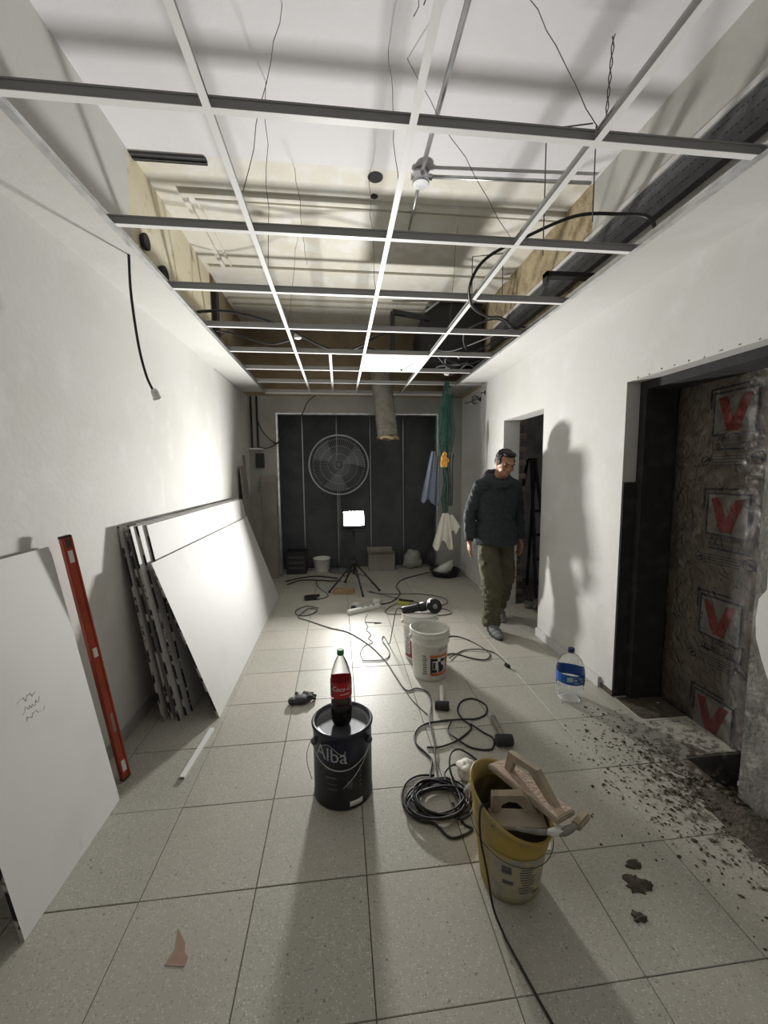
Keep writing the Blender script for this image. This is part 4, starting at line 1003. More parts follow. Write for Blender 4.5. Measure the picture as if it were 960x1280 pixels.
fc('floor_cable', 'dark lead crossing the floor from the hose ring towards the socket strip', [(1.331, 5.80), (.889, 5.478), (.726, 5.149), (.718, 4.79), (.564, 4.495), (.39, 4.43)], .0065)
fc('floor_cable', 'grey lead in a wide bow right of the tripod', [(.325, 4.942), (.547, 4.813), (.946, 4.758), (1.195, 4.583), (1.193, 4.367), (.94, 4.204)], .0050, 'cable_grey')
fc('floor_cable', 'grey lead circling behind the two white buckets', [(.354, 4.93, .01), (.586, 4.668, .01), (1.059, 4.265), (1.162, 4.063), (.994, 4.001), (.81, 4.075), (.50, 4.118), (.49, 4.263), (.671, 4.481, .01)], .0045, 'cable_grey')
fc('floor_cable', 'thick dark lead running from the far left panels to the tripod, upper of two', [(-.76, 5.56), (-.561, 5.73), (-.332, 5.78), (-.05, 5.62)], .0095)
fc('floor_cable', 'thick dark lead running from the drywall stack to the tripod, lower of two', [(-.72, 5.40), (-.55, 5.60), (-.30, 5.56), (-.155, 5.504), (.0, 5.5)], .0085)
fc('floor_cable', 'dark lead joining the black charger to the tripod area', [(-.348, 5.532, .016), (-.301, 5.239), (-.17, 4.913), (-.193, 4.78), (-.30, 4.70)], .0045)
fc('bucket_cable', 'dark lead looping out on the right of the white buckets', [(.80, 3.30), (.993, 3.467), (1.129, 3.346), (1.208, 3.101), (1.144, 2.983), (1.04, 3.017), (.913, 3.12), (.82, 3.08)], .0045)
pcx = thing('plug_lead', 'thin dark lead ending in a small plug right of the white buckets', 'cable')
part(B().tube(spline([(.85, 3.03, .013), (.95, 3.12, .006), (1.03, 3.169, .006), (1.147, 3.154, .013), (1.247, 3.096, .006), (1.276, 2.926, .006), (1.266, 2.875, .01)], 8), .0042, 6), 'lead', [MAT['cable']], pcx)
b = B(); b.obox(T(1.262, 2.85, .013) @ rot(0, 0, .3), .026, .05, .026, 0, .006); part(b, 'plug', [MAT['black']], pcx)
ch = thing('black_charger', 'small black tool or charger lying on the floor at the far left', 'charger', (-.365, 4.73, 0), (0, 0, .15))
b = B(); b.obox(T(0, 0, .028), .15, .075, .055, 0, .012); part(b, 'body', [MAT['black']], ch); part(B().obox(T(.085, .0, .045), .05, .04, .03, 0, .008), 'clip', [MAT['rubber']], ch)
ss = thing('socket_strip', 'white multi-socket strip with a black plug in it, on the far floor', 'socket strip', (.245, 4.27, 0), (0, 0, R(27)))
b = B(); b.obox(T(0, 0, .022), .40, .058, .042, 0, .006); part(b, 'strip_body', [MAT['white_plastic']], ss)
b = B(); b.obox(T(-.10, .06, .03) , .05, .045, .05, 0, .008); part(b, 'plug', [MAT['black']], ss, 'black plug')
for x in (-.02, .05, .12): part(B().lathe([(.014, .0425), (.016, .0432), (.016, .0440), (.002, .0440)], 12, (x, 0, 0)), 'socket', [MAT['print_dim']], ss)
sb = B(); sb.obox(T(.16, 4.36, .03) @ rot(0, 0, .5), .07, .06, .055, 0, .006); tag(sb.build('white_adapter', [MAT['white_plastic']]), 'small white adapter block behind the socket strip', 'adapter')
sb = B(); sb.obox(T(.40, 4.50, .025) @ rot(0, 0, -.3), .08, .05, .045, 0, .006); tag(sb.build('white_adapter', [MAT['white_plastic']]), 'small white adapter block right of the socket strip', 'adapter')
sb = B(); sb.obox(T(.03, 4.96, .022) @ rot(0, 0, -.12), .26, .16, .04, 0, .004); tag(sb.build('board_scrap', [MAT['cardboard']]), 'reddish brown block lying in front of the tripod', 'block')
yt = thing('tape_tool', 'yellow and black hand tool lying behind the grinder', 'hand tool', (.70, 4.40, 0), (0, 0, R(-25)))
b = B(); b.obox(T(0, 0, .022), .15, .05, .04, 0, .008); part(b, 'yellow_body', [MAT['yellow_tool']], yt); part(B().obox(T(.03, .012, .05), .17, .03, .02, 0, .005), 'black_grip', [MAT['black']], yt)

# debris trodden about the right doorway
rn = random.Random(21)
b = B()
for k in range(900):
    a = rn.random(); y = 1.62 + rn.gauss(0, .30); x = 1.72 - abs(rn.gauss(0, .22))
    if x > 1.78 or y < .5 or y > 2.35: continue
    s = rn.uniform(.0015, .005) * (2.2 if rn.random() < .06 else 1)
    b.ell((x, y, s * .2), (s * rn.uniform(.8, 2.2), s * rn.uniform(.8, 1.6), s * .45), n=6, m=4, M=rot(0, 0, rn.uniform(0, 3)))
for k in range(260):
    x = rn.uniform(1.62, 1.82); y = rn.uniform(.75, 1.66); s = rn.uniform(.004, .013)
    b.ell((x, y, s * .3), (s * rn.uniform(.8, 1.5), s * rn.uniform(.8, 1.5), s * .6), n=7, m=5)
tag(b.build('dirt_crumbs', [MAT['dirt']]), 'dark crumbs of dirt scattered before the near doorway', 'dirt', kind='stuff')
def mound(x0, x1, y0, y1, z0, h, seed, nu=26, nv=26):
    b = B()
    def f(u, v):
        e = math.sin(PI * u) ** .5 * math.sin(PI * v) ** .5
        x = x0 + (x1 - x0) * u; y = y0 + (y1 - y0) * v
        return Vector((x, y, z0 + e * h * (.6 + .8 * (noise.noise(Vector((x * 9, y * 9, seed))) + .5 * noise.noise(Vector((x * 24, y * 24, seed)))))))
    b.sheet(f, nu, nv, .004); return b
tag(mound(1.60, 1.80, .9, 1.60, -.004, .028, 1).build('dirt_heap', [MAT['dirt']]), 'low heap of dark earth at the foot of the raw concrete jamb', 'dirt', kind='stuff')
tag(mound(1.805, 2.095, 1.535, 1.785, -.2, .09, 5).build('pit_earth', [MAT['dirt']]), 'dark earth at the bottom of the broken door sill', 'dirt', kind='stuff')
b = B(); b.obox(T(1.95, 1.795, -.10), .30, .012, .19); tag(b.build('sill_edge', [MAT['concrete']]), 'rough dark broken edge of the doorway sill', 'sill', kind='structure')
tag(mound(1.80, 2.10, 2.12, 2.36, -.003, .012, 7).build('sill_dirt', [MAT['dirt']]), 'dark grime on the far end of the door sill', 'dirt', kind='stuff')
for k, (x, y, s) in enumerate(((1.05, 1.22, .035), (1.10, 1.29, .022), (.98, 1.12, .02))):
    o = crumple((x, y, .0), (s * 1.15, s * .75, .004), 30 + k, .9, 22, 10).build('mud_splat', [MAT['dirt']])
    tag(o, ['largest dark mud splat on the tiles right of the yellow bucket', 'small mud splat beside the largest one', 'small mud splat nearest the yellow bucket'][k], 'mud')
b = B(); b.prism([(-.036, -.035), (.028, -.046), (.030, -.022), (.014, -.006), (.006, .02), (-.034, .068), (-.020, .01)], T(-.53, 1.20, -.0006), .0014)
tag(b.build('dried_spill', [MAT['terracotta']]), 'triangular pinkish dried spill on a tile near the front', 'stain')
b = B(); b.prism([(-.03, -.015), (.02, -.02), (.035, .01), (-.01, .02)], T(.79, 1.40, .0), .006); tag(b.build('plaster_chip', [MAT['white_plastic']]), 'small pale plaster chip right of the yellow bucket', 'plaster chip')
b = B(); b.tube(spline([(-1.19, 1.72, 1.245), (-1.18, 1.66, 1.22), (-1.17, 1.62, 1.19)], 4), .0025, 5)
# ================================================================== FAR END THINGS
fan = thing('pedestal_fan', 'big round caged fan on a stand behind the floodlight', 'fan', (.0, 6.10, 0))
fc_ = Vector((0, -.08, 1.615)); Rf = .44
b = B()
for r_, y in ((Rf, 0), (Rf * .985, -.05), (Rf * .985, .06)): b.tube([fc_ + Vector((r_ * math.cos(2 * PI * k / 48), y, r_ * math.sin(2 * PI * k / 48))) for k in range(48)], .006, 6, closed=True)
part(b, 'rim', [MAT['fan_wire']], fan)
b = B()
for k in range(72):
    a = 2 * PI * k / 72
    b.tube([fc_ + Vector((.06 * math.cos(a), -.10, .06 * math.sin(a))), fc_ + Vector((Rf * .6 * math.cos(a), -.095, Rf * .6 * math.sin(a))), fc_ + Vector((Rf * math.cos(a), -.045, Rf * math.sin(a)))], .0016, 4)
for r_ in (.06, .16, .27, .37): b.tube([fc_ + Vector((r_ * math.cos(2 * PI * k / 48), -.098 + .0004 * r_, r_ * math.sin(2 * PI * k / 48))) for k in range(48)], .002, 4, closed=True)
o = part(b, 'cage', [MAT['fan_wire']], fan); o['kind'] = 'stuff'
for k in range(3):
    a0 = 2 * PI * k / 3 + .4
    def bl(u, v, a0=a0):
        r_ = .06 + .33 * u; a = a0 + (v - .5) * (.5 + .55 * u); return fc_ + Vector((r_ * math.cos(a), -.02 + .05 * (v - .5), r_ * math.sin(a)))
    part(B().sheet(bl, 8, 8, .003), 'blade', [MAT['fan_blade']], fan)
b = B(); b.lathe([(.03, -.06), (.055, -.05), (.055, 0), (.075, .04), (.075, .12), (.05, .15)], 18, M=rot(-PI / 2, 0, 0), c=fc_); part(b, 'motor', [MAT['fan_blade']], fan)
part(B().tube([(0, 0, .03), (0, 0, 1.55)], .02, 10), 'pole', [MAT['fan_blade']], fan)
part(B().lathe([(.20, 0), (.20, .02), (.05, .04), (.02, .06)], 24), 'base', [MAT['fan_blade']], fan)

ob = thing('white_pail', 'white pail on the floor behind the tripod at the far end', 'pail', (-.29, 6.14, 0))
part(B().lathe([(.105, 0), (.11, .006), (.128, .19), (.136, .192), (.136, .205), (.125, .205), (.105, .02), (.01, .015)], 30), 'shell', [MAT['white_plastic']], ob)
part(B().tube([(.132 * math.cos(PI + PI * k / 16), .132 * math.sin(PI + PI * k / 16), .19 - .06 * math.sin(PI * k / 16)) for k in range(17)], .002, 6), 'wire_handle', [MAT['galv']], ob)
hr = thing('rubber_tub', 'black rubber tub on the far right floor, holding a white hard hat', 'tub', (1.50, 5.60, 0))
part(B().lathe([(.16, 0), (.175, .005), (.215, .075), (.225, .08), (.222, .095), (.205, .09), (.165, .02), (.01, .015)], 32), 'shell', [MAT['rubber']], hr)
hh = thing('hard_hat', 'white hard hat lying tilted in the black rubber tub', 'hard hat', (1.46, 5.56, .06), (R(150), R(-18), .3))
b = B(); 
prof = [(.145 * math.cos(a), .13 * math.sin(a)) for a in [i * PI / 2 / 9 for i in range(10)]]
b.lathe([(r_, z) for r_, z in prof], 28, cap0=False); b.lathe([(.140, .002), (.165, -.006), (.168, -.004), (.146, .010)], 28, cap0=False, cap1=False); b.ell((0, -.15, -.004), (.075, .05, .008), n=14, m=6)
ho = fuse  # plain shell, no fusing needed
o = part(b, 'shell', [MAT['white_plastic']], hh); hh.location.z = .155
b = B(); b.lathe([(.17, .0), (.19, .02), (.2, .12), (.17, .20)], 14)
bag = tag(crumple((1.50, 6.16, .17), (.16, .13, .19), 4, .25).build('dark_sack', [MAT['glove_black']]), 'dark lumpy sack on the floor behind the rubber tub', 'sack')
tag(crumple((1.12, 6.15, .13), (.15, .12, .15), 6, .3).build('grey_sack', [MAT['grey_wall']]), 'grey crumpled sack left of the dark one at the far end', 'sack')
cr = thing('dark_crate', 'dark plastic crate standing at the left foot of the far opening', 'crate', (-.66, 6.12, 0))
b = B(); b.box(-.14, .14, -.14, .14, 0, .012); 
for s in (-1, 1): b.box(s * .14 - .006, s * .14 + .006, -.14, .14, 0, .33); b.box(-.14, .14, s * .14 - .006, s * .14 + .006, 0, .33)
b.box(-.15, .15, -.15, -.138, .30, .335); b.box(-.15, .15, .138, .15, .30, .335); b.box(-.15, -.138, -.15, .15, .30, .335); b.box(.138, .15, -.15, .15, .30, .335)
part(b, 'shell', [MAT['rubber']], cr)
for z in (.08, .16, .24): part(B().box(-.11, .11, -.1475, -.1462, z, z + .03), 'slot', [MAT['cable_grey']], cr)
bx_ = thing('cardboard_box', 'dull cardboard box standing behind the tripod at the far end', 'box', (.62, 6.14, 0))
b = B(); b.box(-.2, .2, -.14, .14, 0, .26); part(b, 'carton', [MAT['mdf']], bx_)
for s in (-1, 1): b = B(); b.bar((0, s * .14, .26), (0, s * .21, .31), .40, .004); part(b, 'flap', [MAT['mdf']], bx_)

# conduits and small box on the far left pier
for x, lab in ((-1.20, 'left of two dark conduits running down the far grey pier'), (-1.12, 'right of two dark conduits running down the far grey pier')):
    tag(B().tube([(x, YH - .018, ZS - .01), (x, YH - .018, 1.85)], .013, 10).build('wall_conduit', [MAT['tar']]), lab, 'conduit')
tag(B().box(-1.24, -1.05, YH - .045, YH, 1.835, 1.855).build('wall_ledge', [MAT['grid_white']]), 'small pale ledge under the two conduits', 'ledge')
sw = thing('switch_box', 'dark electrical box on the far grey pier below the conduits', 'switch box', (-1.10, YH - .001, 1.68))
part(B().box(-.055, .055, -.05, 0, -.10, .10), 'box_body', [MAT['black']], sw); part(B().box(-.045, .045, -.056, -.05, -.085, .085), 'cover', [MAT['rubber']], sw)
cable('pier_cable', 'dark cable bowing from the conduits to the far opening, upper of two', [(-1.11, 5.84, 2.22), (-1.06, 5.83, 2.10), (-.98, 5.83, 2.0), (-.90, 5.84, 1.93), (-.82, 5.86, 1.92)], .007)
cable('pier_cable', 'dark cable bowing from the ledge to the far opening, lower of two', [(-1.10, 5.84, 1.86), (-1.0, 5.82, 1.85), (-.90, 5.83, 1.89), (-.80, 5.84, 1.98), (-.74, 5.86, 2.05)], .007)
cable('header_cable', 'thin dark cable hanging from the grid end across the grey header', [(-.30, 5.70, 2.56), (-.42, 5.80, 2.48), (-.48, 5.84, 2.36), (-.56, 5.85, 2.24), (-.66, 5.85, 2.14)], .006)
# wire tails in the right wall
wt = thing('wire_tails', 'black wire tails sticking out of an outlet high on the right wall', 'wires', (XR + .02, 5.1, 2.42))
part(B().lathe([(.028, 0), (.03, .004), (.022, .006)], 14, M=rot(0, -PI / 2, 0), c=(.008, 0, 0)), 'outlet', [MAT['tar']], wt)
for k, pp in enumerate(([(0, 0, 0), (-.06, -.02, .02), (-.12, -.01, -.03), (-.19, .02, -.05)], [(0, 0, .01), (-.05, .03, .05), (-.10, .0, .02), (-.10, -.02, -.06)], [(0, 0, -.01), (-.08, -.05, -.01), (-.10, -.06, -.07), (-.05, -.04, -.05)])):
    part(B().tube(spline(pp, 6), .0055, 6), 'wire', [MAT['cable']], wt)
wk = thing('wall_hook', 'small dark wall hook beside the wire tails on the lit wall', 'hook', (XR, 4.86, 2.46))
part(B().lathe([(.022, 0), (.024, .004), (.016, .008)], 12, M=rot(0, -PI / 2, 0)), 'plate', [MAT['tar']], wk); part(B().tube([(0, 0, 0), (-.05, 0, .0), (-.055, 0, -.02)], .005, 6), 'peg', [MAT['tar']], wk)

# net, cloths and glove hanging by the right wall
nt_ = thing('green_net', 'green mesh netting hanging in a bunch from the ceiling grid', 'net', (1.33, 4.93, 0))
b = B(); rn = random.Random(17)
for k in range(34):
    a = rn.uniform(0, 2 * PI); rr = rn.uniform(.02, .085); zt = 2.60; zb = rn.choice((1.02, .95, 1.1, 1.35, 1.6, 1.75)) + rn.uniform(-.06, .06); ph = rn.uniform(0, 6)
    pts = []
    for i in range(15):
        t = i / 14; z = zt + (zb - zt) * t
        w_ = .45 + .75 * math.sin(min(1, t * 1.7) * PI * .9) + .25 * math.sin(t * 9 + ph)
        pts.append((rr * w_ * math.cos(a + t * 1.2) + .012 * math.sin(t * 13 + ph) - .02 * t, rr * w_ * math.sin(a + t * 1.2) * .8, z))
    b.tube(pts, .0018, 4)
o = part(b, 'strands', [MAT['net']], nt_); o['kind'] = 'stuff'
def fold(cx, cy, wx, zt, zb, seed, curl=.03):
    def f(u, v):
        z = zt + (zb - zt) * v; wv = wx * (.35 + .65 * math.sin(PI * min(1, v * .75 + .1)))
        return Vector((cx + (u - .5) * wv + .01 * math.sin(v * 9 + seed), cy + curl * math.sin(u * 14 + seed + v * 2) * (.4 + v), z))
    return f
for k, (cx, wx, zt, zb) in enumerate(((-.05, .17, 2.30, 1.62), (.03, .14, 2.45, 1.75), (.0, .10, 1.55, .98))):
    me = B().sheet(fold(cx, .01 * k, wx, zt, zb, k * 2.3, .02), 26, 30, .002); o = part(me, 'mesh_fold', [MAT['net']], nt_)
    wf = o.modifiers.new('w', 'WIREFRAME'); wf.thickness = .0022
def hung_cloth(name, label, c, top_w, bot_w, h, mat, seed, nfold=4, depth=.03, ragged=.05, lean=(0, 0)):
    def f(u, v):
        wv = top_w + (bot_w - top_w) * v ** .8
        x = (u - .5) * wv + lean[0] * v; y = depth * (.3 + .7 * v) * math.sin(u * PI * nfold + seed) + lean[1] * v
        z = -h * v - (ragged * v * (noise.noise(Vector((u * 2.6, seed, 0)))))
        return Vector((x, y, z))
    o = B().sheet(f, 40, 26, .004).build(name, [mat]); o.location = c
    return tag(o, label, 'cloth')
hung_cloth('hanging_cloth', 'grey blue cloth strip hanging beside the orange glove, larger left one', (1.18, 4.99, 1.76), .05, .14, .62, MAT['cloth_blue'], 1.0, 3, .02, .06, (-.085, 0))
hung_cloth('hanging_cloth', 'narrow grey blue cloth strip hanging below the orange glove', (1.235, 4.99, 1.70), .04, .11, .60, MAT['cloth_blue'], 2.2, 3, .02, .06, (-.03, 0))
hung_cloth('white_rag', 'long white rag hanging at the lower end of the green net', (1.315, 4.90, .985), .07, .26, .43, MAT['cloth_white'], .6, 5, .016, .15, (-.03, 0))
hung_cloth('white_rag', 'shorter white rag hanging right of the long one', (1.385, 4.92, .96), .05, .14, .22, MAT['cloth_white'], 1.9, 3, .012, .14, (.06, 0))
og = thing('orange_glove', 'orange glove tucked into the green net', 'glove', (1.275, 4.84, 1.665))
b = B(); b.ell((0, 0, 0), (.040, .022, .05)); b.ell((.01, 0, .05), (.03, .02, .03))
for k in range(4): b.tube([(-.03 + .02 * k, 0, -.03), (-.034 + .022 * k, -.012, -.075), (-.03 + .02 * k, -.016, -.105)], [.013, .013, .009], 8)
b.tube([(.03, 0, 0), (.055, -.01, -.02), (.055, -.014, -.05)], [.012, .012, .009], 8)
fuse(b, 'glove_shell', [MAT['glove_orange']], .005, 2, parent=og)
rp = thing('cord_bundle', 'dark cord ends bunched together below the orange glove on the green net', 'cords', (1.33, 4.86, 1.70))
for k in range(4):
    part(B().tube(spline([(-.05 + .04 * k, 0, .02), (-.04 + .03 * k, -.02, -.15), (.0 + .02 * k, -.01, -.35), (.01 + .015 * k, 0, -.62)], 5), .006, 6), 'cord', [MAT['cable']], rp)

# ladder in the side room
ld = thing('step_ladder', 'black folding ladder standing in the dark side room', 'ladder', (2.28, 4.62, 0))
top = Vector((.02, .0, 1.64))
for nm, s, sy in (('rail', -1, -.0), ('rail', 1, 0)):
    part(B().bar(((-.03 if s < 0 else .17), -.28, .012), top + Vector((s * .02, -.02, 0)), .035, .02), nm, [MAT['tar']], ld)
for k in range(5):
    t = .12 + .17 * k; a = Vector((-.05, -.28, 0)).lerp(top + Vector((-.02, -.02, 0)), t); c = Vector((.19, -.28, 0)).lerp(top + Vector((.02, -.02, 0)), t)
    part(B().bar(a, c, .06, .028), 'step', [MAT['tar']], ld)
for s in (-1, 1): part(B().bar((s * .14, .30, .012), top + Vector((s * .05, .02, 0)), .03, .02), 'rear_leg', [MAT['tar']], ld)
part(B().bar(top + Vector((-.04, 0, 0)), top + Vector((.04, 0, 0)), .08, .03), 'top_cap', [MAT['tar']], ld)
b = B()
for k in range(14): b.ell((2.05 + random.uniform(-.03, .26), 4.08 + random.uniform(-.05, .35), .02), (random.uniform(.02, .06), random.uniform(.02, .05), random.uniform(.015, .035)), n=7, m=5)
tag(b.build('rubble', [MAT['concrete']]), 'low rubble on the floor just inside the side room', 'rubble', kind='stuff')

# ================================================================== WRAPPED DOOR PANEL
wp = thing('wrapped_door', 'new door panel packed in brown card and clear film, printed with red V logos', 'door panel', (2.105, 1.98, 0))
# local: x into the wall, y along it (camera sees the face at x=0, text runs towards -y)
part(B().box(.012, .075, -.62, .395, .002, 2.36), 'board', [MAT['mdf']], wp)
def crd(u, v):
    y = -.62 + 1.015 * u; z = .002 + 2.36 * v
    return Vector((.006 + .004 * noise.noise(Vector((y * 3, z * 3, 1))), y, z))
part(B().sheet(crd, 30, 60, .002), 'cardboard', [MAT['kraft']], wp)
def flm(u, v):
    y = -.62 + 1.013 * u; z = .002 + 2.36 * v
    d = .008 + .010 * abs(noise.noise(Vector((y * 6, z * 6 + y * 3, 7)))) + .006 * abs(noise.noise(Vector((y * 17, z * 17, 3))))
    return Vector((-.002 - d * 1.0, y, z))
b = B(); P = [flm(i / 70, j / 150) for j in range(151) for i in range(71)]
b.add(P, [(j * 71 + i, (j + 1) * 71 + i, (j + 1) * 71 + i + 1, j * 71 + i + 1) for j in range(150) for i in range(70)], 0, True)
part(b, 'plastic_film', [MAT['film']], wp, 'crinkled clear plastic film')
# plane for the print: right = -y, up = z, facing -x
def PM(y, z): return Matrix(((0, 0, -1, .0005), (-1, 0, 0, y), (0, 1, 0, z), (0, 0, 0, 1)))
def stroke(b, M, a, c, w_=.011, mi=0):
    a = Vector(a); c = Vector(c); d = (c - a).normalized(); n = Vector((-d.y, d.x)) * w_ / 2; e = d * w_ / 2
    b.prism([tuple(a - e - n), tuple(c + e - n), tuple(c + e + n), tuple(a - e + n)], M, .0006, mi)
cut = [0]
for k, z in enumerate((1.80, 1.245, .655, .075)):
    M = PM(-.01, z)
    b = B(); b.prism([(-.115, -.10), (.118, -.105), (.12, .125), (-.115, .122)], M, .0004); part(b, 'logo_panel', [MAT['pad']], wp)
    M = PM(-.01, z) @ T(0, 0, .0005)
    b = B()
    L = [((-.118, .125), (.122, .128)), ((.122, .128), (.120, -.108)), ((.120, -.108), (-.118, -.103)), ((-.118, -.103), (-.118, .125)), ((-.140, .150), (.062, .154)), ((-.140, .150), (-.140, .05)), ((.142, -.10), (.142, -.185)), ((.142, -.185), (-.09, -.182))]
    if z < .2: L = L[:2] + [((.120, .06), (.120, -.06)), ((-.118, .0), (-.118, .125))] + L[4:6]
    for a, c in L: stroke(b, M, a, c)
    part(b, 'logo_frame', [MAT['ink']], wp)
    b = B(); zc = -.01
    b.prism([(-.098, .10), (-.045, .104), (.0, -.02), (.022, -.085), (-.032, -.088), (-.06, -.02)], M, .0006); b.prism([(.098, .104), (.044, .10), (.0, -.01), (-.02, -.085), (.034, -.088), (.05, -.03)], M @ T(0, 0, .0003), .0006)
    part(b, 'red_v', [MAT['v_red']], wp)
    if z > .2:
        b = B(); text_plane(b, 'ABERTURAS', .034, M @ T(.0, -.128, .0006)); text_plane(b, 'Valentinuzzi', .042, M @ T(-.005, -.160, .0006), shear=.1)
        part(b, 'logo_lettering', [MAT['ink']], wp)
        b = B()
        for r_ in (.024,):
            pts = [M @ Vector((-.150 + r_ * math.cos(2 * PI * i / 18), -.245 + r_ * math.sin(2 * PI * i / 18), .001)) for i in range(18)]
            b.tube(pts, .0025, 4, closed=True)
            pts = [M @ Vector((.145 + .036 * math.cos(2 * PI * i / 18), -.235 + .030 * math.sin(2 * PI * i / 18), .001)) for i in range(18)]; b.tube(pts, .0025, 4, closed=True)
        stroke(b, M, (-.158, -.25), (-.14, -.24), .012); stroke(b, M, (.118, -.222), (.176, -.25), .016)
        for i in range(4): stroke(b, M, (-.115, -.222 - .016 * i), (.095 - .01 * (i % 2), -.220 - .016 * i), .0035)
        stroke(b, M, (.10, -.215), (.088, -.275), .003)
        part(b, 'certificate_marks', [MAT['ink']], wp)

# ================================================================== THE MAN
man = thing('person', 'man in charcoal hooded sweatshirt and olive work trousers walking past the far doorway, looking down', 'person', (0, 0, 0))
HM_ = T(1.487, 3.505, 1.575) @ rot(0, 0, R(4)) @ rot(R(22), 0, 0) @ rot(0, R(4), 0)      # head frame: -y is the face
def hp_(x, y, z): return HM_ @ Vector((x, y, z))
JT = dict(pel=(1.458, 3.64, .93), hipR=(1.372, 3.62, .90), hipL=(1.545, 3.66, .90), kneR=(1.372, 3.49, .50), ankR=(1.398, 3.53, .095), kneL=(1.585, 3.66, .49), ankL=(1.612, 3.90, .150),
          shR=(1.288, 3.59, 1.365), elR=(1.215, 3.655, 1.115), wrR=(1.190, 3.585, .865), shL=(1.636, 3.62, 1.365), elL=(1.702, 3.69, 1.115), wrL=(1.695, 3.62, .865))
J = {k: Vector(v) for k, v in JT.items()}
body = B()
body.ell(hp_(0, .012, .025), (.074, .092, .088), HM_); body.ell(hp_(0, -.025, -.035), (.058, .068, .075), HM_); body.ell(hp_(0, -.052, -.082), (.034, .030, .026), HM_)
body.ell(hp_(0, -.078, .022), (.056, .020, .018), HM_)                                            # brow
body.tube([hp_(0, -.088, .012), hp_(0, -.103, -.022), hp_(0, -.098, -.034)], [.009, .014, .012], 10)   # nose
body.ell(hp_(.013, -.094, -.034), (.010, .010, .008), HM_); body.ell(hp_(-.013, -.094, -.034), (.010, .010, .008), HM_)
for s in (-1, 1):
    body.ell(hp_(s * .042, -.068, -.025), (.022, .018, .02), HM_)                                  # cheek
    body.ell(hp_(s * .077, .008, -.004), (.009, .020, .031), HM_)                                  # ear
body.ell(hp_(0, -.088, -.056), (.022, .010, .006), HM_); body.ell(hp_(0, -.086, -.067), (.019, .010, .007), HM_)
body.tube([hp_(0, .03, -.03), (1.472, 3.575, 1.46), (1.463, 3.60, 1.40)], [.054, .056, .068], 16)
body.loft([(1.458, 3.64, .86, .13, .085), (1.458, 3.64, .93, .150, .100), (1.458, 3.635, 1.04, .140, .092), (1.460, 3.62, 1.18, .155, .100), (1.462, 3.61, 1.30, .175, .105), (1.463, 3.605, 1.38, .165, .085), (1.464, 3.60, 1.43, .085, .06)])
for s in 'RL':
    body.tube([J['sh' + s].lerp(Vector((1.463, 3.60, 1.37)), .35), J['sh' + s], J['sh' + s].lerp(J['el' + s], .5), J['el' + s], J['el' + s].lerp(J['wr' + s], .45), J['wr' + s]], [.055, .054, .046, .038, .036, .026], 14)
    body.tube([J['hip' + s], J['hip' + s].lerp(J['kne' + s], .5), J['kne' + s], J['kne' + s].lerp(J['ank' + s], .4), J['ank' + s]], [.088, .072, .054, .054, .038], 14)
    q = J['ank' + s]; body.tube([q, q + Vector((0, -.02, -.045 if s == 'R' else -.055)), q + Vector((0, -.11, -.065 if s == 'R' else -.115))], [.038, .036, .024], 12)
def hand(b, w_, side):
    """relaxed hand hanging from the wrist; thumb towards the front"""
    d = Vector((0, -.10, -1)).normalized(); px = Vector((.25 * side, -.93, .1)).normalized(); out = Vector((side, .2, 0)).normalized()
    b.tube([w_, w_ + d * .03, w_ + d * .06, w_ + d * .09], [(.024, .022), (.030, .018), (.036, .016), (.034, .014)], 12)
    b.ell(w_ + d * .055, (.017, .037, .045))
    for k, l in enumerate((.068, .077, .071, .056)):
        o = w_ + d * .088 + px * (.027 - .018 * k); inn = -out
        b.tube([o - d * .01, o + d * l * .42 + inn * .004, o + d * l * .74 + inn * .016, o + d * l * .92 + inn * .030], [.0092, .0088, .0080, .0066], 8)
    o = w_ + d * .03 + px * .026
    b.tube([o - px * .012, o + px * .018 + d * .022 - out * .006, o + px * .026 + d * .048 - out * .010, o + px * .024 + d * .066 - out * .012], [.012, .0105, .0095, .0075], 8)
hand(body, J['wrR'], -1); hand(body, J['wrL'], 1)
bodyo = fuse(body, 'body', [MAT['skin']], .0048, 3, parent=man)
# eyes, lips, hair
for s in (-1, 1): part(B().ell(hp_(s * .031, -.0835, .0045), (.0125, .006, .0055), HM_, 12, 8), 'eye', [MAT['eye']], man)
part(B().ell(hp_(0, -.0955, -.061), (.021, .006, .006), HM_, 12, 8), 'lips', [MAT['lip']], man)
for s in (-1, 1): part(B().tube([hp_(s * .014, -.0975, .022), hp_(s * .032, -.0965, .028), hp_(s * .052, -.085, .022)], [.003, .0042, .0026], 6), 'eyebrow', [MAT['hair']], man)
hb = B(); hb.ell(hp_(0, .030, .048), (.081, .086, .079), HM_, 24, 16); hb.ell(hp_(0, .055, .005), (.074, .062, .07), HM_, 20, 14); hb.ell(hp_(.004, -.036, .096), (.060, .042, .026), HM_, 16, 10)
for s in (-1, 1): hb.ell(hp_(s * .068, -.012, .024), (.014, .026, .034), HM_, 10, 8)
fuse(hb, 'hair', [MAT['hair']], .005, 2, wrinkle=lambda c: .004 * noise.noise(c * 60), parent=man)
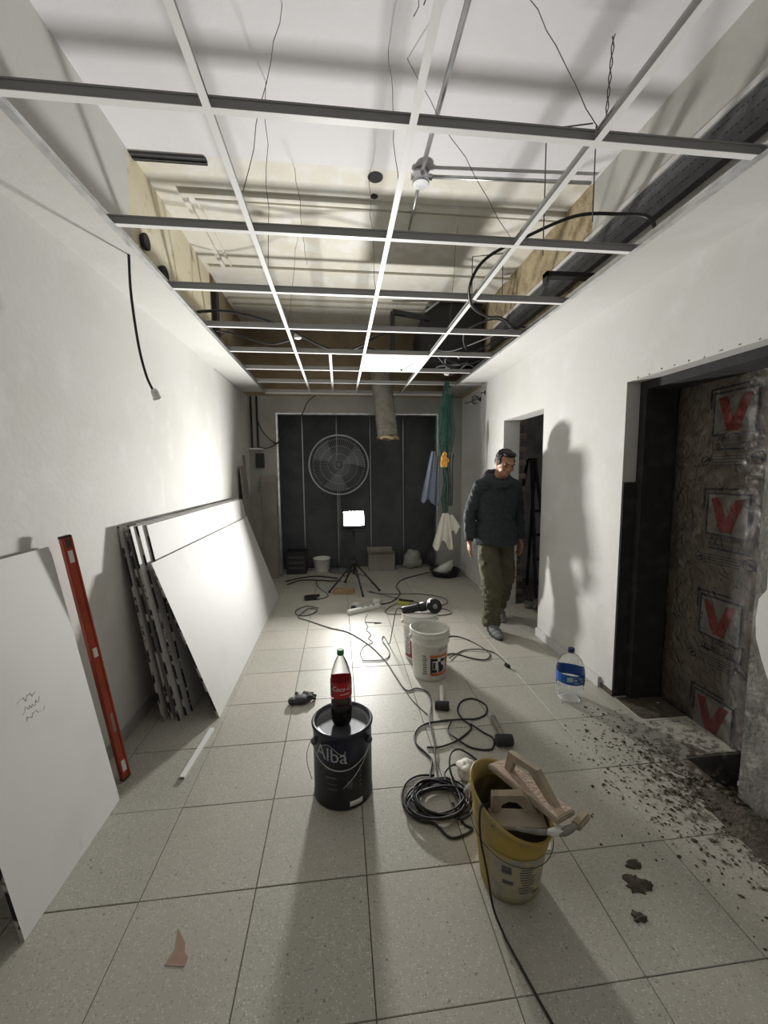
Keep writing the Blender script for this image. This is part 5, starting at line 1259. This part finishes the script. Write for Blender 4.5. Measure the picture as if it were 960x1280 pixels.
# sweatshirt
ho_ = B()
ho_.loft([(1.458, 3.635, .815, .196, .158), (1.458, 3.635, .84, .210, .170), (1.458, 3.635, .95, .204, .156), (1.458, 3.63, 1.05, .178, .128), (1.460, 3.62, 1.18, .186, .130), (1.462, 3.612, 1.28, .198, .128), (1.463, 3.608, 1.36, .165, .110), (1.464, 3.60, 1.44, .100, .078)], 32)
for s in 'RL':
    ho_.tube([J['sh' + s].lerp(Vector((1.463, 3.605, 1.37)), .5), J['sh' + s], J['sh' + s].lerp(J['el' + s], .5), J['el' + s], J['el' + s].lerp(J['wr' + s], .55), J['el' + s].lerp(J['wr' + s], .90), J['wr' + s] + Vector((0, 0, .012))], [.075, .074, .066, .060, .056, .050, .040], 16)
for s in 'RL': ho_.tube([(1.464, 3.60, 1.425), Vector((1.464, 3.60, 1.425)).lerp(J['sh' + s], .5) + Vector((0, 0, .012)), J['sh' + s]], [.062, .064, .066], 14)
# hood collar lying round the neck
ho_.tube([(1.468 + .108 * math.cos(2 * PI * k / 20), 3.592 + .105 * math.sin(2 * PI * k / 20), 1.430 + .048 * math.sin(2 * PI * k / 20)) for k in range(20)], [.030 + .020 * max(0, math.sin(2 * PI * k / 20)) for k in range(20)], 12, closed=True)
ho_.ell((1.466, 3.695, 1.42), (.115, .062, .085))
ho_.ell((1.458, 3.535, 1.0), (.115, .035, .085))
def wr1(c):
    return .010 * noise.noise(Vector((c.x * 9, c.y * 9, c.z * 17))) + .006 * noise.noise(Vector((c.x * 26, c.y * 26, c.z * 34 + c.x * 20)))
fuse(ho_, 'sweatshirt', [MAT['hoodie']], .008, 6, wr1, man)
cf = B()
for s in 'RL': cf.tube([J['el' + s].lerp(J['wr' + s], .86), J['wr' + s] + Vector((0, 0, -.004))], [.041, .038], 16)
part(cf, 'cuff', [MAT['hoodie_dark']], man)
for dx in (-.022, .026): part(B().tube(spline([(1.468 + dx, 3.492, 1.415), (1.466 + dx * 1.1, 3.478, 1.34), (1.464 + dx, 3.470, 1.27)], 5), .0035, 6), 'drawstring', [MAT['hoodie_dark']], man)
# trousers
tr_ = B()
tr_.loft([(1.458, 3.64, .80, .150, .108), (1.458, 3.64, .88, .158, .112), (1.458, 3.64, .95, .145, .10)], 28)
for s in 'RL':
    h0, k0, a0 = J['hip' + s], J['kne' + s], J['ank' + s]
    tr_.tube([h0 + Vector((0, 0, .03)), h0.lerp(k0, .35), h0.lerp(k0, .75), k0, k0.lerp(a0, .45), k0.lerp(a0, .82), a0 + (Vector((.0, .012, -.035)) if s == 'R' else Vector((0, .02, -.055)))], [.078, .095, .092, .088, .082, .080, .076], 18)
tr_.ell(J['hipR'].lerp(J['kneR'], .72) + Vector((-.075, .01, 0)), (.026, .06, .075)); tr_.ell(J['hipL'].lerp(J['kneL'], .72) + Vector((.072, .01, 0)), (.026, .06, .075))
def wr2(c):
    k = 1.0 + 1.3 * max(0, min(1, (.62 - c.z) / .3))
    return k * (.009 * noise.noise(Vector((c.x * 10, c.y * 10, c.z * 15 + c.x * 9))) + .006 * noise.noise(Vector((c.x * 24, c.y * 24, c.z * 40))))
fuse(tr_, 'trousers', [MAT['olive']], .008, 5, wr2, man)
pk = B(); pk.obox(T(*(J['hipR'].lerp(J['kneR'], .72) + Vector((-.085, -.02, .062)))) @ rot(0, 0, .3), .03, .10, .035, 0, .006)
part(pk, 'pocket_flap', [MAT['olive']], man)
# shoes
def shoe(ank, pitch, az):
    M = T(*ank) @ rot(0, 0, az) @ rot(pitch, 0, 0)
    b = B(); P = lambda x, y, z: M @ Vector((x, y, z))
    for y, z, rx, rz in ((.045, -.040, .042, .052), (.0, -.030, .047, .058), (-.05, -.042, .050, .048), (-.10, -.052, .054, .038), (-.145, -.060, .050, .031), (-.175, -.066, .040, .025)):
        b.ell(P(0, y, z), (rx, .05, rz), M)
    b.tube([P(0, .01, -.02), P(0, .012, .035)], [.046, .050], 14)
    so = B()
    pts = []
    for i in range(24):
        a = 2 * PI * i / 24; y = -.065 + .155 * math.sin(a); x = (.040 + .012 * (1 if y < -.05 else 0)) * math.cos(a)
        pts.append((x, y))
    so.prism(pts, M @ T(0, 0, -.094), .022)
    return b, so
for s, pit, az in (('R', 0, R(2)), ('L', R(20), R(-6))):
    a = J['ank' + s].copy()
    b, so = shoe(a, pit, az)
    sh = fuse(b, 'shoe', [MAT['shoe']], .006, 4, parent=man)
    part(so, 'sole', [MAT['sole']], sh)
    part(B().tube([a + Vector((0, .0, .10)), a + Vector((0, 0, -.03)), a + Vector((0, -.05, -.05))], [.050, .050, .046], 14), 'sock', [MAT['sole']], man)
    
    M = T(*a) @ rot(0, 0, az) @ rot(pit, 0, 0); lb = B()
    for i in range(4): lb.tube([M @ Vector((-.024, -.055 - .022 * i, -.012 - .012 * i)), M @ Vector((0, -.058 - .022 * i, -.005 - .0125 * i)), M @ Vector((.024, -.055 - .022 * i, -.012 - .012 * i))], .0035, 6)
    part(lb, 'laces', [MAT['cable_grey']], sh)
